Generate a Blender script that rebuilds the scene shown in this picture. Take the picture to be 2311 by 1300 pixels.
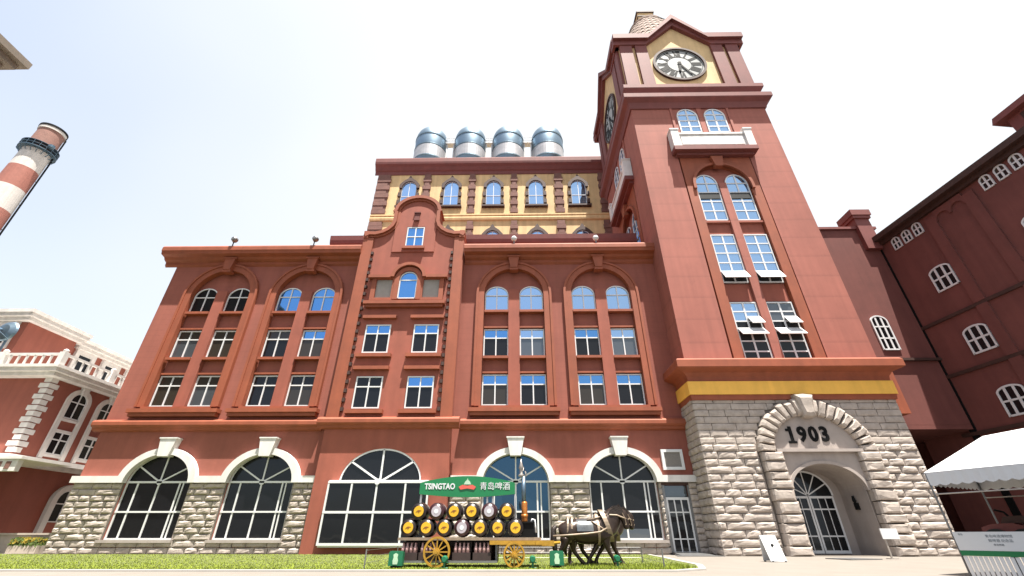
import bpy, bmesh, math, random
from mathutils import Vector, Matrix
from mathutils.geometry import tessellate_polygon
R = math.radians
rnd = random.Random(7)
for o in list(bpy.data.objects): bpy.data.objects.remove(o)
S = bpy.context.scene
COL = S.collection

# ------------------------------------------------------------------ camera, sky, sun, exposure
cam_d = bpy.data.cameras.new("camera"); cam = bpy.data.objects.new("camera", cam_d); COL.objects.link(cam)
cam.location = (0, 0, .914); cam.rotation_euler = (R(90 + 30), 0, R(.8))
cam_d.sensor_width = 36; cam_d.lens = 968 / 2311 * 36; cam_d.clip_start = .1; cam_d.clip_end = 4000
S.camera = cam
SUN_EL, SUN_AZ = 75.0, 32.0                       # azimuth measured from straight behind the camera towards the right
sd = Vector((math.sin(R(SUN_AZ)) * math.cos(R(SUN_EL)), -math.cos(R(SUN_AZ)) * math.cos(R(SUN_EL)), math.sin(R(SUN_EL))))
W = bpy.data.worlds.new("World"); S.world = W; W.use_nodes = True
wn, wl = W.node_tree.nodes, W.node_tree.links
bg = wn["Background"]
sky = wn.new("ShaderNodeTexSky"); sky.sky_type = 'NISHITA'; sky.sun_disc = False
sky.sun_elevation = R(SUN_EL); sky.sun_rotation = math.atan2(sd.x, sd.y)
sky.air_density = 1.0; sky.dust_density = 3.0; sky.ozone_density = 1.0
# thin bright summer cloud, spread unevenly over the sky
tc = wn.new("ShaderNodeTexCoord"); no = wn.new("ShaderNodeTexNoise")
no.inputs["Scale"].default_value = .9; no.inputs["Detail"].default_value = 3; no.inputs["Roughness"].default_value = .5
dt = wn.new("ShaderNodeVectorMath"); dt.operation = 'DOT_PRODUCT'; dt.inputs[1].default_value = (.55, .25, .25)
ma = wn.new("ShaderNodeMath"); ma.operation = 'MULTIPLY_ADD'; ma.inputs[1].default_value = .6
cr = wn.new("ShaderNodeMapRange"); cr.inputs["From Min"].default_value = .20; cr.inputs["From Max"].default_value = .66
cr.inputs["To Min"].default_value = .40; cr.inputs["To Max"].default_value = .97
mx = wn.new("ShaderNodeMix"); mx.data_type = 'RGBA'
mx.inputs["B"].default_value = (3.5, 3.62, 3.75, 1)
wl.new(tc.outputs["Generated"], no.inputs["Vector"]); wl.new(tc.outputs["Generated"], dt.inputs[0])
wl.new(dt.outputs["Value"], ma.inputs[0]); wl.new(no.outputs["Fac"], ma.inputs[2])
wl.new(ma.outputs[0], cr.inputs["Value"]); wl.new(cr.outputs["Result"], mx.inputs["Factor"])
wl.new(sky.outputs["Color"], mx.inputs["A"]); wl.new(mx.outputs["Result"], bg.inputs["Color"])
bg.inputs["Strength"].default_value = .1
sl = bpy.data.lights.new("sun", 'SUN'); sl.energy = 5.0; sl.angle = R(.5); sl.color = (1, .95, .87)
so = bpy.data.objects.new("sun", sl); COL.objects.link(so); so.location = sd * 100
so.rotation_euler = sd.to_track_quat('Z', 'Y').to_euler()
S.view_settings.view_transform = 'Standard'; S.view_settings.look = 'None'; S.view_settings.gamma = 1
S.view_settings.exposure = 1.58
S.cycles.max_bounces = 6; S.cycles.diffuse_bounces = 4; S.cycles.glossy_bounces = 3

# ------------------------------------------------------------------ materials
def nodes(name):
    m = bpy.data.materials.new(name); m.use_nodes = True
    return m, m.node_tree.nodes, m.node_tree.links, m.node_tree.nodes["Principled BSDF"]
def mat(name, col, rough=.7, metal=0, var=.12, scale=2.0, bump=0.0, bscale=30, spec=.5, lines=None, streak=0, alpha=1):
    """plain surface with uneven tone; lines=(rows per metre, depth) adds scored courses; streak adds vertical rain wear"""
    m, n, l, p = nodes(name)
    p.inputs["Roughness"].default_value = rough; p.inputs["Metallic"].default_value = metal
    p.inputs["Specular IOR Level"].default_value = spec
    geo = n.new("ShaderNodeNewGeometry")
    t = n.new("ShaderNodeTexNoise"); t.inputs["Scale"].default_value = scale; t.inputs["Detail"].default_value = 6
    t.inputs["Roughness"].default_value = .65
    l.new(geo.outputs["Position"], t.inputs["Vector"])
    ramp = n.new("ShaderNodeMapRange"); ramp.inputs["From Min"].default_value = .3; ramp.inputs["From Max"].default_value = .7
    ramp.inputs["To Min"].default_value = 1 - var; ramp.inputs["To Max"].default_value = 1 + var
    l.new(t.outputs["Fac"], ramp.inputs["Value"])
    fac = ramp.outputs["Result"]
    if streak:
        mp = n.new("ShaderNodeMapping"); mp.inputs["Scale"].default_value = (2.2, 2.2, .12)
        l.new(geo.outputs["Position"], mp.inputs["Vector"])
        t2 = n.new("ShaderNodeTexNoise"); t2.inputs["Scale"].default_value = 1.0; t2.inputs["Detail"].default_value = 5
        l.new(mp.outputs["Vector"], t2.inputs["Vector"])
        r2 = n.new("ShaderNodeMapRange"); r2.inputs["From Min"].default_value = .35; r2.inputs["From Max"].default_value = .7
        r2.inputs["To Min"].default_value = 1 - streak; r2.inputs["To Max"].default_value = 1 + streak * .4
        l.new(t2.outputs["Fac"], r2.inputs["Value"])
        mm = n.new("ShaderNodeMath"); mm.operation = 'MULTIPLY'; l.new(fac, mm.inputs[0]); l.new(r2.outputs["Result"], mm.inputs[1])
        fac = mm.outputs[0]
    hgt = None
    if lines:
        sx = n.new("ShaderNodeSeparateXYZ"); l.new(geo.outputs["Position"], sx.inputs[0])
        mu = n.new("ShaderNodeMath"); mu.operation = 'MULTIPLY'; mu.inputs[1].default_value = lines[0]; l.new(sx.outputs["Z"], mu.inputs[0])
        fr = n.new("ShaderNodeMath"); fr.operation = 'FRACT'; l.new(mu.outputs[0], fr.inputs[0])
        gt = n.new("ShaderNodeMapRange"); gt.inputs["From Min"].default_value = 0; gt.inputs["From Max"].default_value = .14
        gt.inputs["To Min"].default_value = 1 - lines[1]; gt.inputs["To Max"].default_value = 1
        l.new(fr.outputs[0], gt.inputs["Value"])
        mm = n.new("ShaderNodeMath"); mm.operation = 'MULTIPLY'; l.new(fac, mm.inputs[0]); l.new(gt.outputs["Result"], mm.inputs[1])
        fac = mm.outputs[0]; hgt = gt.outputs["Result"]
    if streak >= .1:
        t4 = n.new("ShaderNodeTexNoise"); t4.inputs["Scale"].default_value = 1.7; t4.inputs["Detail"].default_value = 9; t4.inputs["Roughness"].default_value = .75; t4.inputs["Distortion"].default_value = .6
        l.new(geo.outputs["Position"], t4.inputs["Vector"])
        r4 = n.new("ShaderNodeMapRange"); r4.inputs["From Min"].default_value = .56; r4.inputs["From Max"].default_value = .72; r4.inputs["To Min"].default_value = 1; r4.inputs["To Max"].default_value = 1 - streak * .9
        l.new(t4.outputs["Fac"], r4.inputs["Value"])
        m4 = n.new("ShaderNodeMath"); m4.operation = 'MULTIPLY'; l.new(fac, m4.inputs[0]); l.new(r4.outputs["Result"], m4.inputs[1]); fac = m4.outputs[0]
    v = n.new("ShaderNodeVectorMath"); v.operation = 'SCALE'; v.inputs[0].default_value = col[:3]
    l.new(fac, v.inputs["Scale"]); l.new(v.outputs["Vector"], p.inputs["Base Color"])
    if bump:
        t3 = n.new("ShaderNodeTexNoise"); t3.inputs["Scale"].default_value = bscale; t3.inputs["Detail"].default_value = 4
        l.new(geo.outputs["Position"], t3.inputs["Vector"])
        b = n.new("ShaderNodeBump"); b.inputs["Strength"].default_value = bump; b.inputs["Distance"].default_value = .02
        h = t3.outputs["Fac"]
        if hgt:
            ad = n.new("ShaderNodeMath"); ad.operation = 'ADD'; l.new(h, ad.inputs[0]); l.new(hgt, ad.inputs[1]); h = ad.outputs[0]
        l.new(h, b.inputs["Height"]); l.new(b.outputs["Normal"], p.inputs["Normal"])
    return m
def glass(name, refl, tint, base, rough=.02):
    """coated window glass: a dark room behind, the sky mirrored in the coating"""
    m, n, l, p = nodes(name)
    p.inputs["Base Color"].default_value = (*base, 1); p.inputs["Roughness"].default_value = .3
    p.inputs["Specular IOR Level"].default_value = .12
    g = n.new("ShaderNodeBsdfGlossy"); g.inputs["Color"].default_value = (*tint, 1); g.inputs["Roughness"].default_value = rough
    geo = n.new("ShaderNodeNewGeometry"); t = n.new("ShaderNodeTexNoise"); t.inputs["Scale"].default_value = .6
    l.new(geo.outputs["Position"], t.inputs["Vector"])
    b = n.new("ShaderNodeBump"); b.inputs["Strength"].default_value = .25; b.inputs["Distance"].default_value = .05
    l.new(t.outputs["Fac"], b.inputs["Height"]); l.new(b.outputs["Normal"], g.inputs["Normal"])
    mxs = n.new("ShaderNodeMixShader"); mxs.inputs[0].default_value = refl
    l.new(p.outputs[0], mxs.inputs[1]); l.new(g.outputs[0], mxs.inputs[2])
    l.new(mxs.outputs[0], n["Material Output"].inputs["Surface"])
    return m
M = {}
M['wall'] = mat('red_stucco', (0.278, 0.085, 0.058), .85, var=0.1, scale=.5, lines=(2.4, .10), bump=.25, streak=0.11)
M['base'] = mat('red_stucco_smooth', (0.278, 0.085, 0.058), .85, var=0.1, scale=.6, bump=.2, streak=0.11)
M['trim'] = mat('orange_trim_paint', (0.272, 0.068, 0.029), .7, var=.12, scale=.9, bump=.12, streak=0.12)
M['gable'] = mat('red_render', (0.288, 0.080, 0.050), .8, var=0.1, scale=.8, bump=.15, streak=0.11)
M['tower'] = mat('tower_render', (0.326, 0.106, 0.076), .8, var=0.1, scale=.35, lines=(.6, .14), bump=.2, streak=0.12)
M['maroon'] = mat('maroon_paint', (0.174, 0.047, 0.040), .7, var=.12, scale=1, bump=.12, streak=.1)
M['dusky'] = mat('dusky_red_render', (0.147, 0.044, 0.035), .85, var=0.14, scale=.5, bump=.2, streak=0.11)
M['stone'] = mat('pale_rock_stone', (0.375, 0.322, 0.280), .9, var=0.22, scale=2.2, bump=0.55, bscale=12)
M['joint'] = mat('stone_joint_mortar', (0.131, 0.109, 0.091), .95, var=.2, scale=3)
M['smooth_stone'] = mat('smooth_beige_stone', (0.348, 0.300, 0.270), .8, var=.1, scale=1.2, bump=.15, streak=.1)
M['white'] = mat('white_frame_paint', (0.626, 0.626, 0.626), .45, var=.04)
M['cream'] = mat('cream_moulding', (0.660, 0.635, 0.605), .7, var=.07, scale=1.5, bump=.1, streak=0.14)
M['yellow'] = mat('ochre_yellow_paint', (0.860, 0.480, 0.080), .7, var=.08, scale=1, streak=.08)
M['sand'] = mat('sand_yellow_render', (0.660, 0.460, 0.230), .8, var=.10, scale=.6, bump=.15, streak=.16)
M['brownred'] = mat('brown_quoin_stone', (0.174, 0.083, 0.065), .85, var=.2, scale=1.5, bump=.2)
M['dark'] = mat('dark_brown_paint', (0.048, 0.019, 0.013), .7, var=.2)
M['black'] = mat('black_paint', (0.007, 0.007, 0.007), .6, var=.1, spec=.1)
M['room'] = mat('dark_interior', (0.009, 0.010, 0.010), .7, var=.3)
M['shutter'] = mat('grey_blind', (0.300, 0.275, 0.245), .8, var=.08)
M['blue_glass'] = glass('sky_tinted_glass', .62, (.16, .42, .86), (.02, .06, .12))  # blue of the reflected sky is put into tint and base colour
M['pale_glass'] = glass('pale_reflecting_glass', .75, (.36, .56, .84), (.08, .12, .18))  # paler sky reflection, coloured in the same way
M['dark_glass'] = glass('dark_window_glass', .022, (.8, .9, 1), (.006, .006, .007))
M['curtain_glass'] = glass('glass_over_brown_curtain', .03, (.8, .9, 1), (.030, .024, .017))
M['deep_glass'] = glass('deep_sky_tinted_glass', .13, (.25, .60, 1), (.008, .014, .022))  # dim sky reflection put into the tint
M['grey_glass'] = glass('grey_window_glass', .10, (.7, .85, 1), (.05, .055, .06))
M['steel'] = mat('brushed_steel', (0.160, 0.225, 0.285), .42, .85, var=.12, scale=.6)
M['tank_band'] = mat('pale_painted_tank_band', (0.360, 0.360, 0.375), .4, .2, var=.2, scale=.8)
M['face'] = mat('grey_white_clock_face', (0.260, 0.265, 0.255), .5, var=.08)
M['steel_dark'] = mat('blue_grey_steel', (0.087, 0.139, 0.183), .4, .6, var=.12, scale=.6)
M['slate'] = mat('scaled_dome_tile', (0.252, 0.170, 0.131), .85, var=.25, scale=2.5, bump=.5, bscale=4)
M['chim_red'] = mat('chimney_red_band', (0.313, 0.117, 0.087), .8, var=.1, streak=.12)
M['chim_white'] = mat('chimney_white_band', (0.539, 0.505, 0.470), .8, var=.07, streak=.1)
M['chim_brown'] = mat('chimney_brown_brick', (0.252, 0.131, 0.104), .85, var=.15)
M['pave'] = mat('pale_paving', (0.178, 0.157, 0.135), .9, var=.08, scale=.8, bump=.15)
M['dim_ground'] = mat('bounce_cutting_ground', (0.048, 0.048, 0.050), .9, var=.2, scale=3, bump=.3)  # for the added ground out of view that soaks up bounce
M['kerb'] = mat('white_kerb_stone', (0.348, 0.331, 0.304), .85, var=.08, scale=2)
M['soil'] = mat('lawn_soil', (0.091, 0.109, 0.026), .95, var=.3, scale=3)
M['grass'] = mat('grass_blade', (0.174, 0.213, 0.026), .8, var=.3, scale=1.2, spec=.15)
M['bronze'] = mat('dark_bronze', (0.039, 0.026, 0.020), .34, .55, var=.3, scale=5)
M['hair'] = mat('dark_bronze_hair', (0.026, 0.018, 0.014), .5, .35, var=.3, scale=9, bump=.8, bscale=25)
M['leather'] = mat('worn_pale_strap', (0.235, 0.178, 0.126), .5, .25, var=.25, scale=6)
M['pad'] = mat('polished_saddle_pad', (0.160, 0.165, 0.165), .22, .7, var=.25, scale=5)
M['barrel'] = mat('dark_barrel_wood', (0.013, 0.007, 0.006), .35, 0, var=.3, scale=6)
M['barrel_red'] = mat('maroon_barrel_wood', (0.031, 0.007, 0.010), .35, 0, var=.3, scale=6)
M['hoop'] = mat('pale_barrel_hoop', (0.365, 0.331, 0.296), .35, .5, var=.1)
M['disc'] = mat('yellow_barrel_disc', (0.600, 0.335, 0.012), .5, var=.06)
M['disc_white'] = mat('silver_barrel_disc', (0.392, 0.357, 0.383), .4, .2, var=.08)
M['mark'] = mat('dark_barrel_mark', (0.174, 0.065, 0.009), .6)
M['gold'] = mat('gold_wheel_paint', (0.365, 0.200, 0.019), .4, .15, var=.18, scale=6)
M['green'] = mat('sign_green', (0.006, 0.157, 0.050), .4, var=.05)
M['lamp_green'] = mat('lamp_green', (0.004, 0.113, 0.050), .45, var=.1)
M['mint'] = mat('pale_mint_mark', (0.365, 0.505, 0.365), .5, var=.1)
M['paper'] = mat('white_sign_paint', (0.592, 0.600, 0.600), .5, var=.03)
M['red_mark'] = mat('red_emblem', (0.539, 0.087, 0.061), .5)
M['copper'] = mat('copper', (0.479, 0.174, 0.039), .35, .6, var=.2, scale=6)
M['crate'] = mat('brown_bottle_crate', (0.030, 0.015, 0.013), .6, var=.25, scale=6)
M['bottle'] = mat('pink_bottle_label', (0.435, 0.261, 0.252), .4, var=.25, scale=9)
M['tent'] = mat('white_tent_cloth', (0.626, 0.626, 0.622), .7, var=.03)
M['orange'] = mat('orange_machine_paint', (0.287, 0.061, 0.022), .45, var=.12)
M['tyre'] = mat('black_rubber', (0.016, 0.016, 0.016), .8)
M['gunmetal'] = mat('grey_metal', (0.174, 0.174, 0.174), .4, .5, var=.15)
M['ink'] = mat('grey_print', (0.191, 0.209, 0.226), .6)
M['leaf'] = mat('planter_leaves', (0.070, 0.104, 0.017), .8, var=.3, scale=8)
M['flower'] = mat('yellow_flowers', (0.300, 0.220, 0.020), .7, var=.2, scale=8)
M['terrace'] = mat('terrace_stone', (0.450, 0.385, 0.320), .85, var=.12, scale=2)
M['mesh'] = mat('perforated_grey_grille', (0.191, 0.174, 0.157), .7, var=.3, scale=40)

# ------------------------------------------------------------------ mesh helpers
class MB:
    def __init__(s): s.v = []; s.f = []; s.raw = False
    def add(s, vs, fs):
        k = len(s.v); s.v += [tuple(q) for q in vs]; s.f += [tuple(i + k for i in f) for f in fs]; return s
    def box(s, x0, x1, y0, y1, z0, z1):
        return s.add([(x0,y0,z0),(x1,y0,z0),(x1,y1,z0),(x0,y1,z0),(x0,y0,z1),(x1,y0,z1),(x1,y1,z1),(x0,y1,z1)],
                     [(0,3,2,1),(4,5,6,7),(0,1,5,4),(1,2,6,5),(2,3,7,6),(3,0,4,7)])
    def plate(s, outer, holes, a, b, fn=None):
        """polygon with holes in (u,w), thickness a..b; fn maps (u,depth,w) to a point"""
        fn = fn or (lambda u, d, w: (u, d, w))
        polys = [outer] + list(holes)
        flat = [p for q in polys for p in q]
        tri = tessellate_polygon([[Vector((p[0], p[1], 0)) for p in q] for q in polys])
        n = len(flat)
        vs = [fn(p[0], a, p[1]) for p in flat] + [fn(p[0], b, p[1]) for p in flat]
        fs = [tuple(t) for t in tri] + [tuple(n + i for i in reversed(t)) for t in tri]
        k = 0
        for q in polys:
            m = len(q)
            for i in range(m):
                j = (i + 1) % m; fs.append((k + i, k + j, n + k + j, n + k + i))
            k += m
        return s.add(vs, fs)
    def band(s, outer, inner, a, b, fn=None, closed=False):
        """strip between two equally long polylines in (u,w)"""
        fn = fn or (lambda u, d, w: (u, d, w))
        n = len(outer); vs = []
        for o, i in zip(outer, inner):
            vs += [fn(o[0], a, o[1]), fn(i[0], a, i[1]), fn(i[0], b, i[1]), fn(o[0], b, o[1])]
        fs = []
        for k in range(n if closed else n - 1):
            p, q = 4 * k, 4 * ((k + 1) % n)
            for e in range(4): fs.append((p + e, q + e, q + (e + 1) % 4, p + (e + 1) % 4))
        if not closed: fs += [(0, 1, 2, 3), (4*n-4, 4*n-1, 4*n-2, 4*n-3)]
        return s.add(vs, fs)
    def bar(s, p, q, w, d, fn=None, a=0):
        """flat bar from p to q in (u,w) plane, width w, depth a..a+d"""
        dx, dz = q[0]-p[0], q[1]-p[1]; L = math.hypot(dx, dz) or 1; nx, nz = -dz/L*w/2, dx/L*w/2
        return s.plate([(p[0]+nx,p[1]+nz),(q[0]+nx,q[1]+nz),(q[0]-nx,q[1]-nz),(p[0]-nx,p[1]-nz)], [], a, a+d, fn)
    def tube(s, pts, r, n=8, cap=True):
        pts = [Vector(p) for p in pts]; rs = r if isinstance(r, (list, tuple)) else [r]*len(pts); vs = []; fs = []
        up = None
        for i, p in enumerate(pts):
            d = (pts[min(i+1,len(pts)-1)] - pts[max(i-1,0)]).normalized()
            if up is None: up = Vector((0,0,1)) if abs(d.z) < .9 else Vector((1,0,0))
            a = d.cross(up).normalized(); b = a.cross(d).normalized(); up = b
            for k in range(n):
                t = 2*math.pi*k/n; vs.append(p + a*math.cos(t)*rs[i] + b*math.sin(t)*rs[i])
        for i in range(len(pts)-1):
            for k in range(n): fs.append((i*n+k, i*n+(k+1)%n, (i+1)*n+(k+1)%n, (i+1)*n+k))
        if cap: fs += [tuple(range(n)), tuple(range((len(pts)-1)*n, len(pts)*n))]
        return s.add(vs, fs)
    def lathe(s, prof, c, n=24, axis='z'):
        vs = []; fs = []
        for r, h in prof:
            for k in range(n):
                t = 2*math.pi*k/n; a, b = r*math.cos(t), r*math.sin(t)
                q = (a, b, h) if axis == 'z' else ((a, h, b) if axis == 'y' else (h, a, b))
                vs.append((c[0]+q[0], c[1]+q[1], c[2]+q[2]))
        for i in range(len(prof)-1):
            for k in range(n): fs.append((i*n+k, i*n+(k+1)%n, (i+1)*n+(k+1)%n, (i+1)*n+k))
        fs += [tuple(range(n)), tuple(range((len(prof)-1)*n, len(prof)*n))]
        return s.add(vs, fs)
    def sweep_x(s, prof, x0, x1):
        """(y,z) profile run along x"""
        n = len(prof); vs = [(x0,y,z) for y,z in prof]+[(x1,y,z) for y,z in prof]
        return s.add(vs, [(i,(i+1)%n,n+(i+1)%n,n+i) for i in range(n)] + [tuple(range(n)), tuple(range(n,2*n))])
    def ringbox(s, cx, cy, prof):
        """mitred square moulding round a tower: profile of (half-width, z), closed loop"""
        n = len(prof); vs = []
        for h, z in prof: vs += [(cx-h,cy-h,z),(cx+h,cy-h,z),(cx+h,cy+h,z),(cx-h,cy+h,z)]
        fs = []
        for i in range(n):
            j = (i+1)%n
            for k in range(4): fs.append((4*i+k, 4*i+(k+1)%4, 4*j+(k+1)%4, 4*j+k))
        return s.add(vs, fs)
    def mesh(s, name, m, off=(0,0,0), smooth=False):
        me = bpy.data.meshes.new(name)
        me.from_pydata([(a-off[0],b-off[1],c-off[2]) for a,b,c in s.v], [], s.f)
        if not s.raw:
            bm = bmesh.new(); bm.from_mesh(me); bmesh.ops.recalc_face_normals(bm, faces=bm.faces); bm.to_mesh(me); bm.free()
        me.materials.append(m)
        if smooth: me.shade_smooth()
        return me
ORG = {}
def link(name, me, parent, loc=(0,0,0)):
    o = bpy.data.objects.new(name, me); COL.objects.link(o); o.parent = parent; o.location = loc
    if parent is not None: ORG[o.name] = ORG[parent.name]
    return o
def thing(name, label, cat, loc=(0,0,0), group=None):
    o = bpy.data.objects.new(name, None); COL.objects.link(o); o.location = loc; o.empty_display_size = .3
    o['label'] = label; o['category'] = cat
    if group: o['group'] = group
    ORG[o.name] = tuple(loc); return o
def part(name, mb, m, parent, smooth=False, label=None):
    """a mesh in world coordinates under its thing or part"""
    o = link(name, mb.mesh(name, m, ORG[parent.name], smooth), parent)
    if label: o['label'] = label
    return o
def pbox(name, m, parent, *bx):
    """one part from one or more boxes that touch"""
    b = MB()
    for q in bx: b.box(*q)
    return part(name, b, m, parent)
def single(name, mb, m, label, cat, loc=(0,0,0), group=None, smooth=False):
    o = link(name, mb.mesh(name, m, loc, smooth), None, loc); ORG[o.name] = tuple(loc)
    o['label'] = label; o['category'] = cat
    if group: o['group'] = group
    return o
def struct(name, mb, m, kind='structure'):
    o = link(name, mb.mesh(name, m), None); ORG[o.name] = (0,0,0); o['kind'] = kind; return o
def copy_tree(o, parent=None, loc=None):
    c = o.copy(); COL.objects.link(c); c.parent = parent
    if loc is not None: c.location = loc
    for ch in o.children: copy_tree(ch, c)
    return c
def arc(cx, cz, rx, rz, a0=180, a1=0, n=24):
    return [(cx+rx*math.cos(R(a0+(a1-a0)*i/n)), cz+rz*math.sin(R(a0+(a1-a0)*i/n))) for i in range(n+1)]
def arched(cx, z0, zs, rx, rz, n=24):
    return [(cx-rx,z0)] + arc(cx,zs,rx,rz,n=n) + [(cx+rx,z0)]
def rect(x0,x1,z0,z1): return [(x0,z0),(x0,z1),(x1,z1),(x1,z0)]
def text_mesh(body, size, ext, m, name='lettering', align='CENTER', sx=1, bold=0, space=1):
    cu = bpy.data.curves.new(name, 'FONT'); cu.body = body; cu.size = size; cu.extrude = ext; cu.align_x = align; cu.align_y = 'CENTER'
    cu.offset = bold; cu.space_character = space; cu.resolution_u = 3
    o = bpy.data.objects.new(name, cu); COL.objects.link(o)
    me = bpy.data.meshes.new_from_object(o.evaluated_get(bpy.context.evaluated_depsgraph_get()))
    bpy.data.objects.remove(o); bpy.data.curves.remove(cu)
    me.transform(Matrix.Diagonal((sx,1,1,1))); me.transform(Matrix.Rotation(R(90),4,'X'))    # now reads along x, faces -y
    me.materials.clear(); me.materials.append(m); return me
def place_mesh(name, me, parent, world, rotz=0):
    g = ORG[parent.name]; o = link(name, me, parent, tuple(world[i]-g[i] for i in range(3))); o.rotation_euler = (0,0,rotz); return o

# windows: prototypes kept as meshes, every window its own part with its panes as sub-parts
CACHE = {}
def window(parent, kind, x, y, z, rotz=0, upper='dark_glass', lower='dark_glass', name='window', **kw):
    key = (kind, upper, lower, tuple(sorted(kw.items())))
    if key not in CACHE: CACHE[key] = WIN[kind](upper, lower, **kw)
    fr, subs = CACHE[key]
    g = ORG[parent.name]
    o = link(name, fr, parent, (x-g[0], y-g[1], z-g[2])); o.rotation_euler = (0,0,rotz)
    for nm, me in subs: link(nm, me, o)
    return o
def w_rect(upper, lower, w=1.75, h=2.1, t=.08, tr=.67):
    f = MB(); f.plate(rect(-w/2,w/2,0,h), [rect(-w/2+t,-t/2,t,h*tr-t/2), rect(t/2,w/2-t,t,h*tr-t/2), rect(-w/2+t,-t/2,h*tr+t/2,h-t), rect(t/2,w/2-t,h*tr+t/2,h-t)], -.04, .05)
    a = MB(); a.box(-w/2+t,w/2-t,.02,.03,h*tr,h-t)
    b = MB(); b.box(-w/2+t,w/2-t,.02,.03,t,h*tr)
    return f.mesh('window',M['white']), [('pane',a.mesh('pane',M[upper])),('pane',b.mesh('pane',M[lower]))]
def w_arch(upper, lower, w=1.75, zs=1.35, rz=.75, t=.08, tr=1.3, mull=True):
    f = MB(); f.band(arched(0,0,zs,w/2,rz), arched(0,t,zs,w/2-t,rz-t), -.04,.05)
    f.box(-w/2+t,w/2-t,-.03,.04,0,t); f.box(-w/2+t,w/2-t,-.033,.043,tr-t/2,tr+t/2)
    if mull: f.box(-t/2,t/2,-.03,.04,t,tr-t/2); f.box(-t/2,t/2,-.03,.04,tr+t/2,zs+rz-t)
    a = MB(); a.plate(arched(0,tr,zs,w/2-t,rz-t), [], .02,.03)
    b = MB(); b.box(-w/2+t,w/2-t,.02,.03,t,tr)
    return f.mesh('window',M['white']), [('pane',a.mesh('pane',M[upper])),('pane',b.mesh('pane',M[lower]))]
def w_grid(upper, lower, w=1.8, h=4.2, nx=2, nz=5, t=.09, split=2, arch=0, gap=None):
    """many-paned casement; arch adds a curved head, gap=(row) leaves that row dark and open"""
    f = MB(); zs = h - arch
    if arch: f.band(arched(0,0,zs,w/2,arch), arched(0,t,zs,w/2-t,arch-t), -.05,.05); f.box(-w/2+t,w/2-t,-.04,.04,0,t)
    else: f.plate(rect(-w/2,w/2,0,h),[rect(-w/2+t,w/2-t,t,h-t)],-.05,.05)
    rows = [h*i/nz for i in range(1,nz)]
    zt = [t]+rows+[h-t]
    for r in rows: f.box(-w/2+t,w/2-t,-.036,.036,r-t/2,r+t/2)
    for i in range(1,nx):
        for a,b in zip(zt[:-1],zt[1:]): f.box(-w/2+w*i/nx-t*.65,-w/2+w*i/nx+t*.65,-.03,.03,a+(t/2 if a!=t else 0),b-(t/2 if b!=h-t else 0))
    zsp = rows[split-1]
    a, b = MB(), MB()
    if arch: a.plate(arched(0,zsp,zs,w/2-t,arch-t),[],.01,.02)
    else: a.box(-w/2+t,w/2-t,.01,.02,zsp,h-t)
    b.box(-w/2+t,w/2-t,.01,.02,t,zsp)
    return f.mesh('window',M['white']), [('pane',a.mesh('pane',M[upper])),('pane',b.mesh('pane',M[lower]))]
WIN = dict(rect=w_rect, arch=w_arch, grid=w_grid)

def stones(mb, x0, x1, z0, z1, holes, fn, rh=.4, lo=.6, hi=1.15, bulge=.10, smooth_above=99):
    """courses of pillow-faced blocks between x0..x1; holes(z) returns the intervals left out; fn(u,depth,w)"""
    n = max(1, round((z1-z0)/rh)); rh = (z1-z0)/n
    for r in range(n):
        a, b = z0+r*rh, z0+(r+1)*rh; zm = (a+b)/2
        iv = [(x0,x1)]
        for h0,h1 in holes(zm):
            nv = []
            for p,q in iv:
                if h1<=p or h0>=q: nv.append((p,q)); continue
                if h0-p>.12: nv.append((p,h0))
                if q-h1>.12: nv.append((h1,q))
            iv = nv
        for p,q in iv:
            x = p; first = r%2
            while x < q-.01:
                L = rnd.uniform(lo,hi)*(.55 if first else 1); first = 0
                if q-x-L < .35: L = q-x
                B = bulge*rnd.uniform(.55,1.25)*(.35 if zm>smooth_above else 1)
                g = .018; NX, NZ = 6, 5; vs = []; fs = []
                for j in range(NZ):
                    for i in range(NX):
                        s, t = i/(NX-1), j/(NZ-1)
                        e = min(min(s,1-s)*L, min(t,1-t)*rh)
                        d = B*min(1,e/.07)**.5*(1 if 0<i<NX-1 and 0<j<NZ-1 else 0) * rnd.uniform(.78,1.08)
                        jx, jz = (rnd.uniform(-.012,.012) for _ in 'ab')
                        vs.append(fn(x+g+s*(L-2*g)+jx, -.03-d, a+g+t*(rh-2*g)+jz))
                for i,j in [(0,0),(NX-1,0),(NX-1,NZ-1),(0,NZ-1)]:
                    s, t = i/(NX-1), j/(NZ-1); vs.append(fn(x+g+s*(L-2*g), .02, a+g+t*(rh-2*g)))
                for j in range(NZ-1):
                    for i in range(NX-1): k=j*NX+i; fs.append((k,k+1,k+NX+1,k+NX))
                c = NX*NZ
                fs += [tuple([c]+list(range(NX))[::1]+[c+1]), tuple([c+3]+[NX*(NZ-1)+i for i in range(NX)]+[c+2]),
                       tuple([c]+[NX*j for j in range(NZ)]+[c+3]), tuple([c+1]+[NX*j+NX-1 for j in range(NZ)]+[c+2])]
                mb.add(vs, fs); x += L
    return mb
def wedge(mb, cx, z0, z1, w0, w1, y0, y1):
    return mb.plate([(cx-w0/2,z0),(cx-w1/2,z1),(cx+w1/2,z1),(cx+w0/2,z0)],[],y0,y1)

# ================================================================== MAIN BREWERY HALL
hall = thing('brewery_hall', 'long red hall with tall arched window groups above a rough stone ground floor', 'building', (-8, 28, 0))
XL, XR = -26.72, 10.7
TALL = [-22.3, -15.85, -.25, 6.2]
GF = [-21.75, -15.5, -.17, 6.2]
up = MB(); up.plate(rect(XL,XR,7.2,20.3), [arched(c,8.2,16.5,2.25,2.25) for c in TALL], 28, 28.35); part('wall', up, M['wall'], hall)
core = MB(); core.box(XL,XR,28.36,40,0,20.3); part('rear_wall', core, M['base'], hall)
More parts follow.
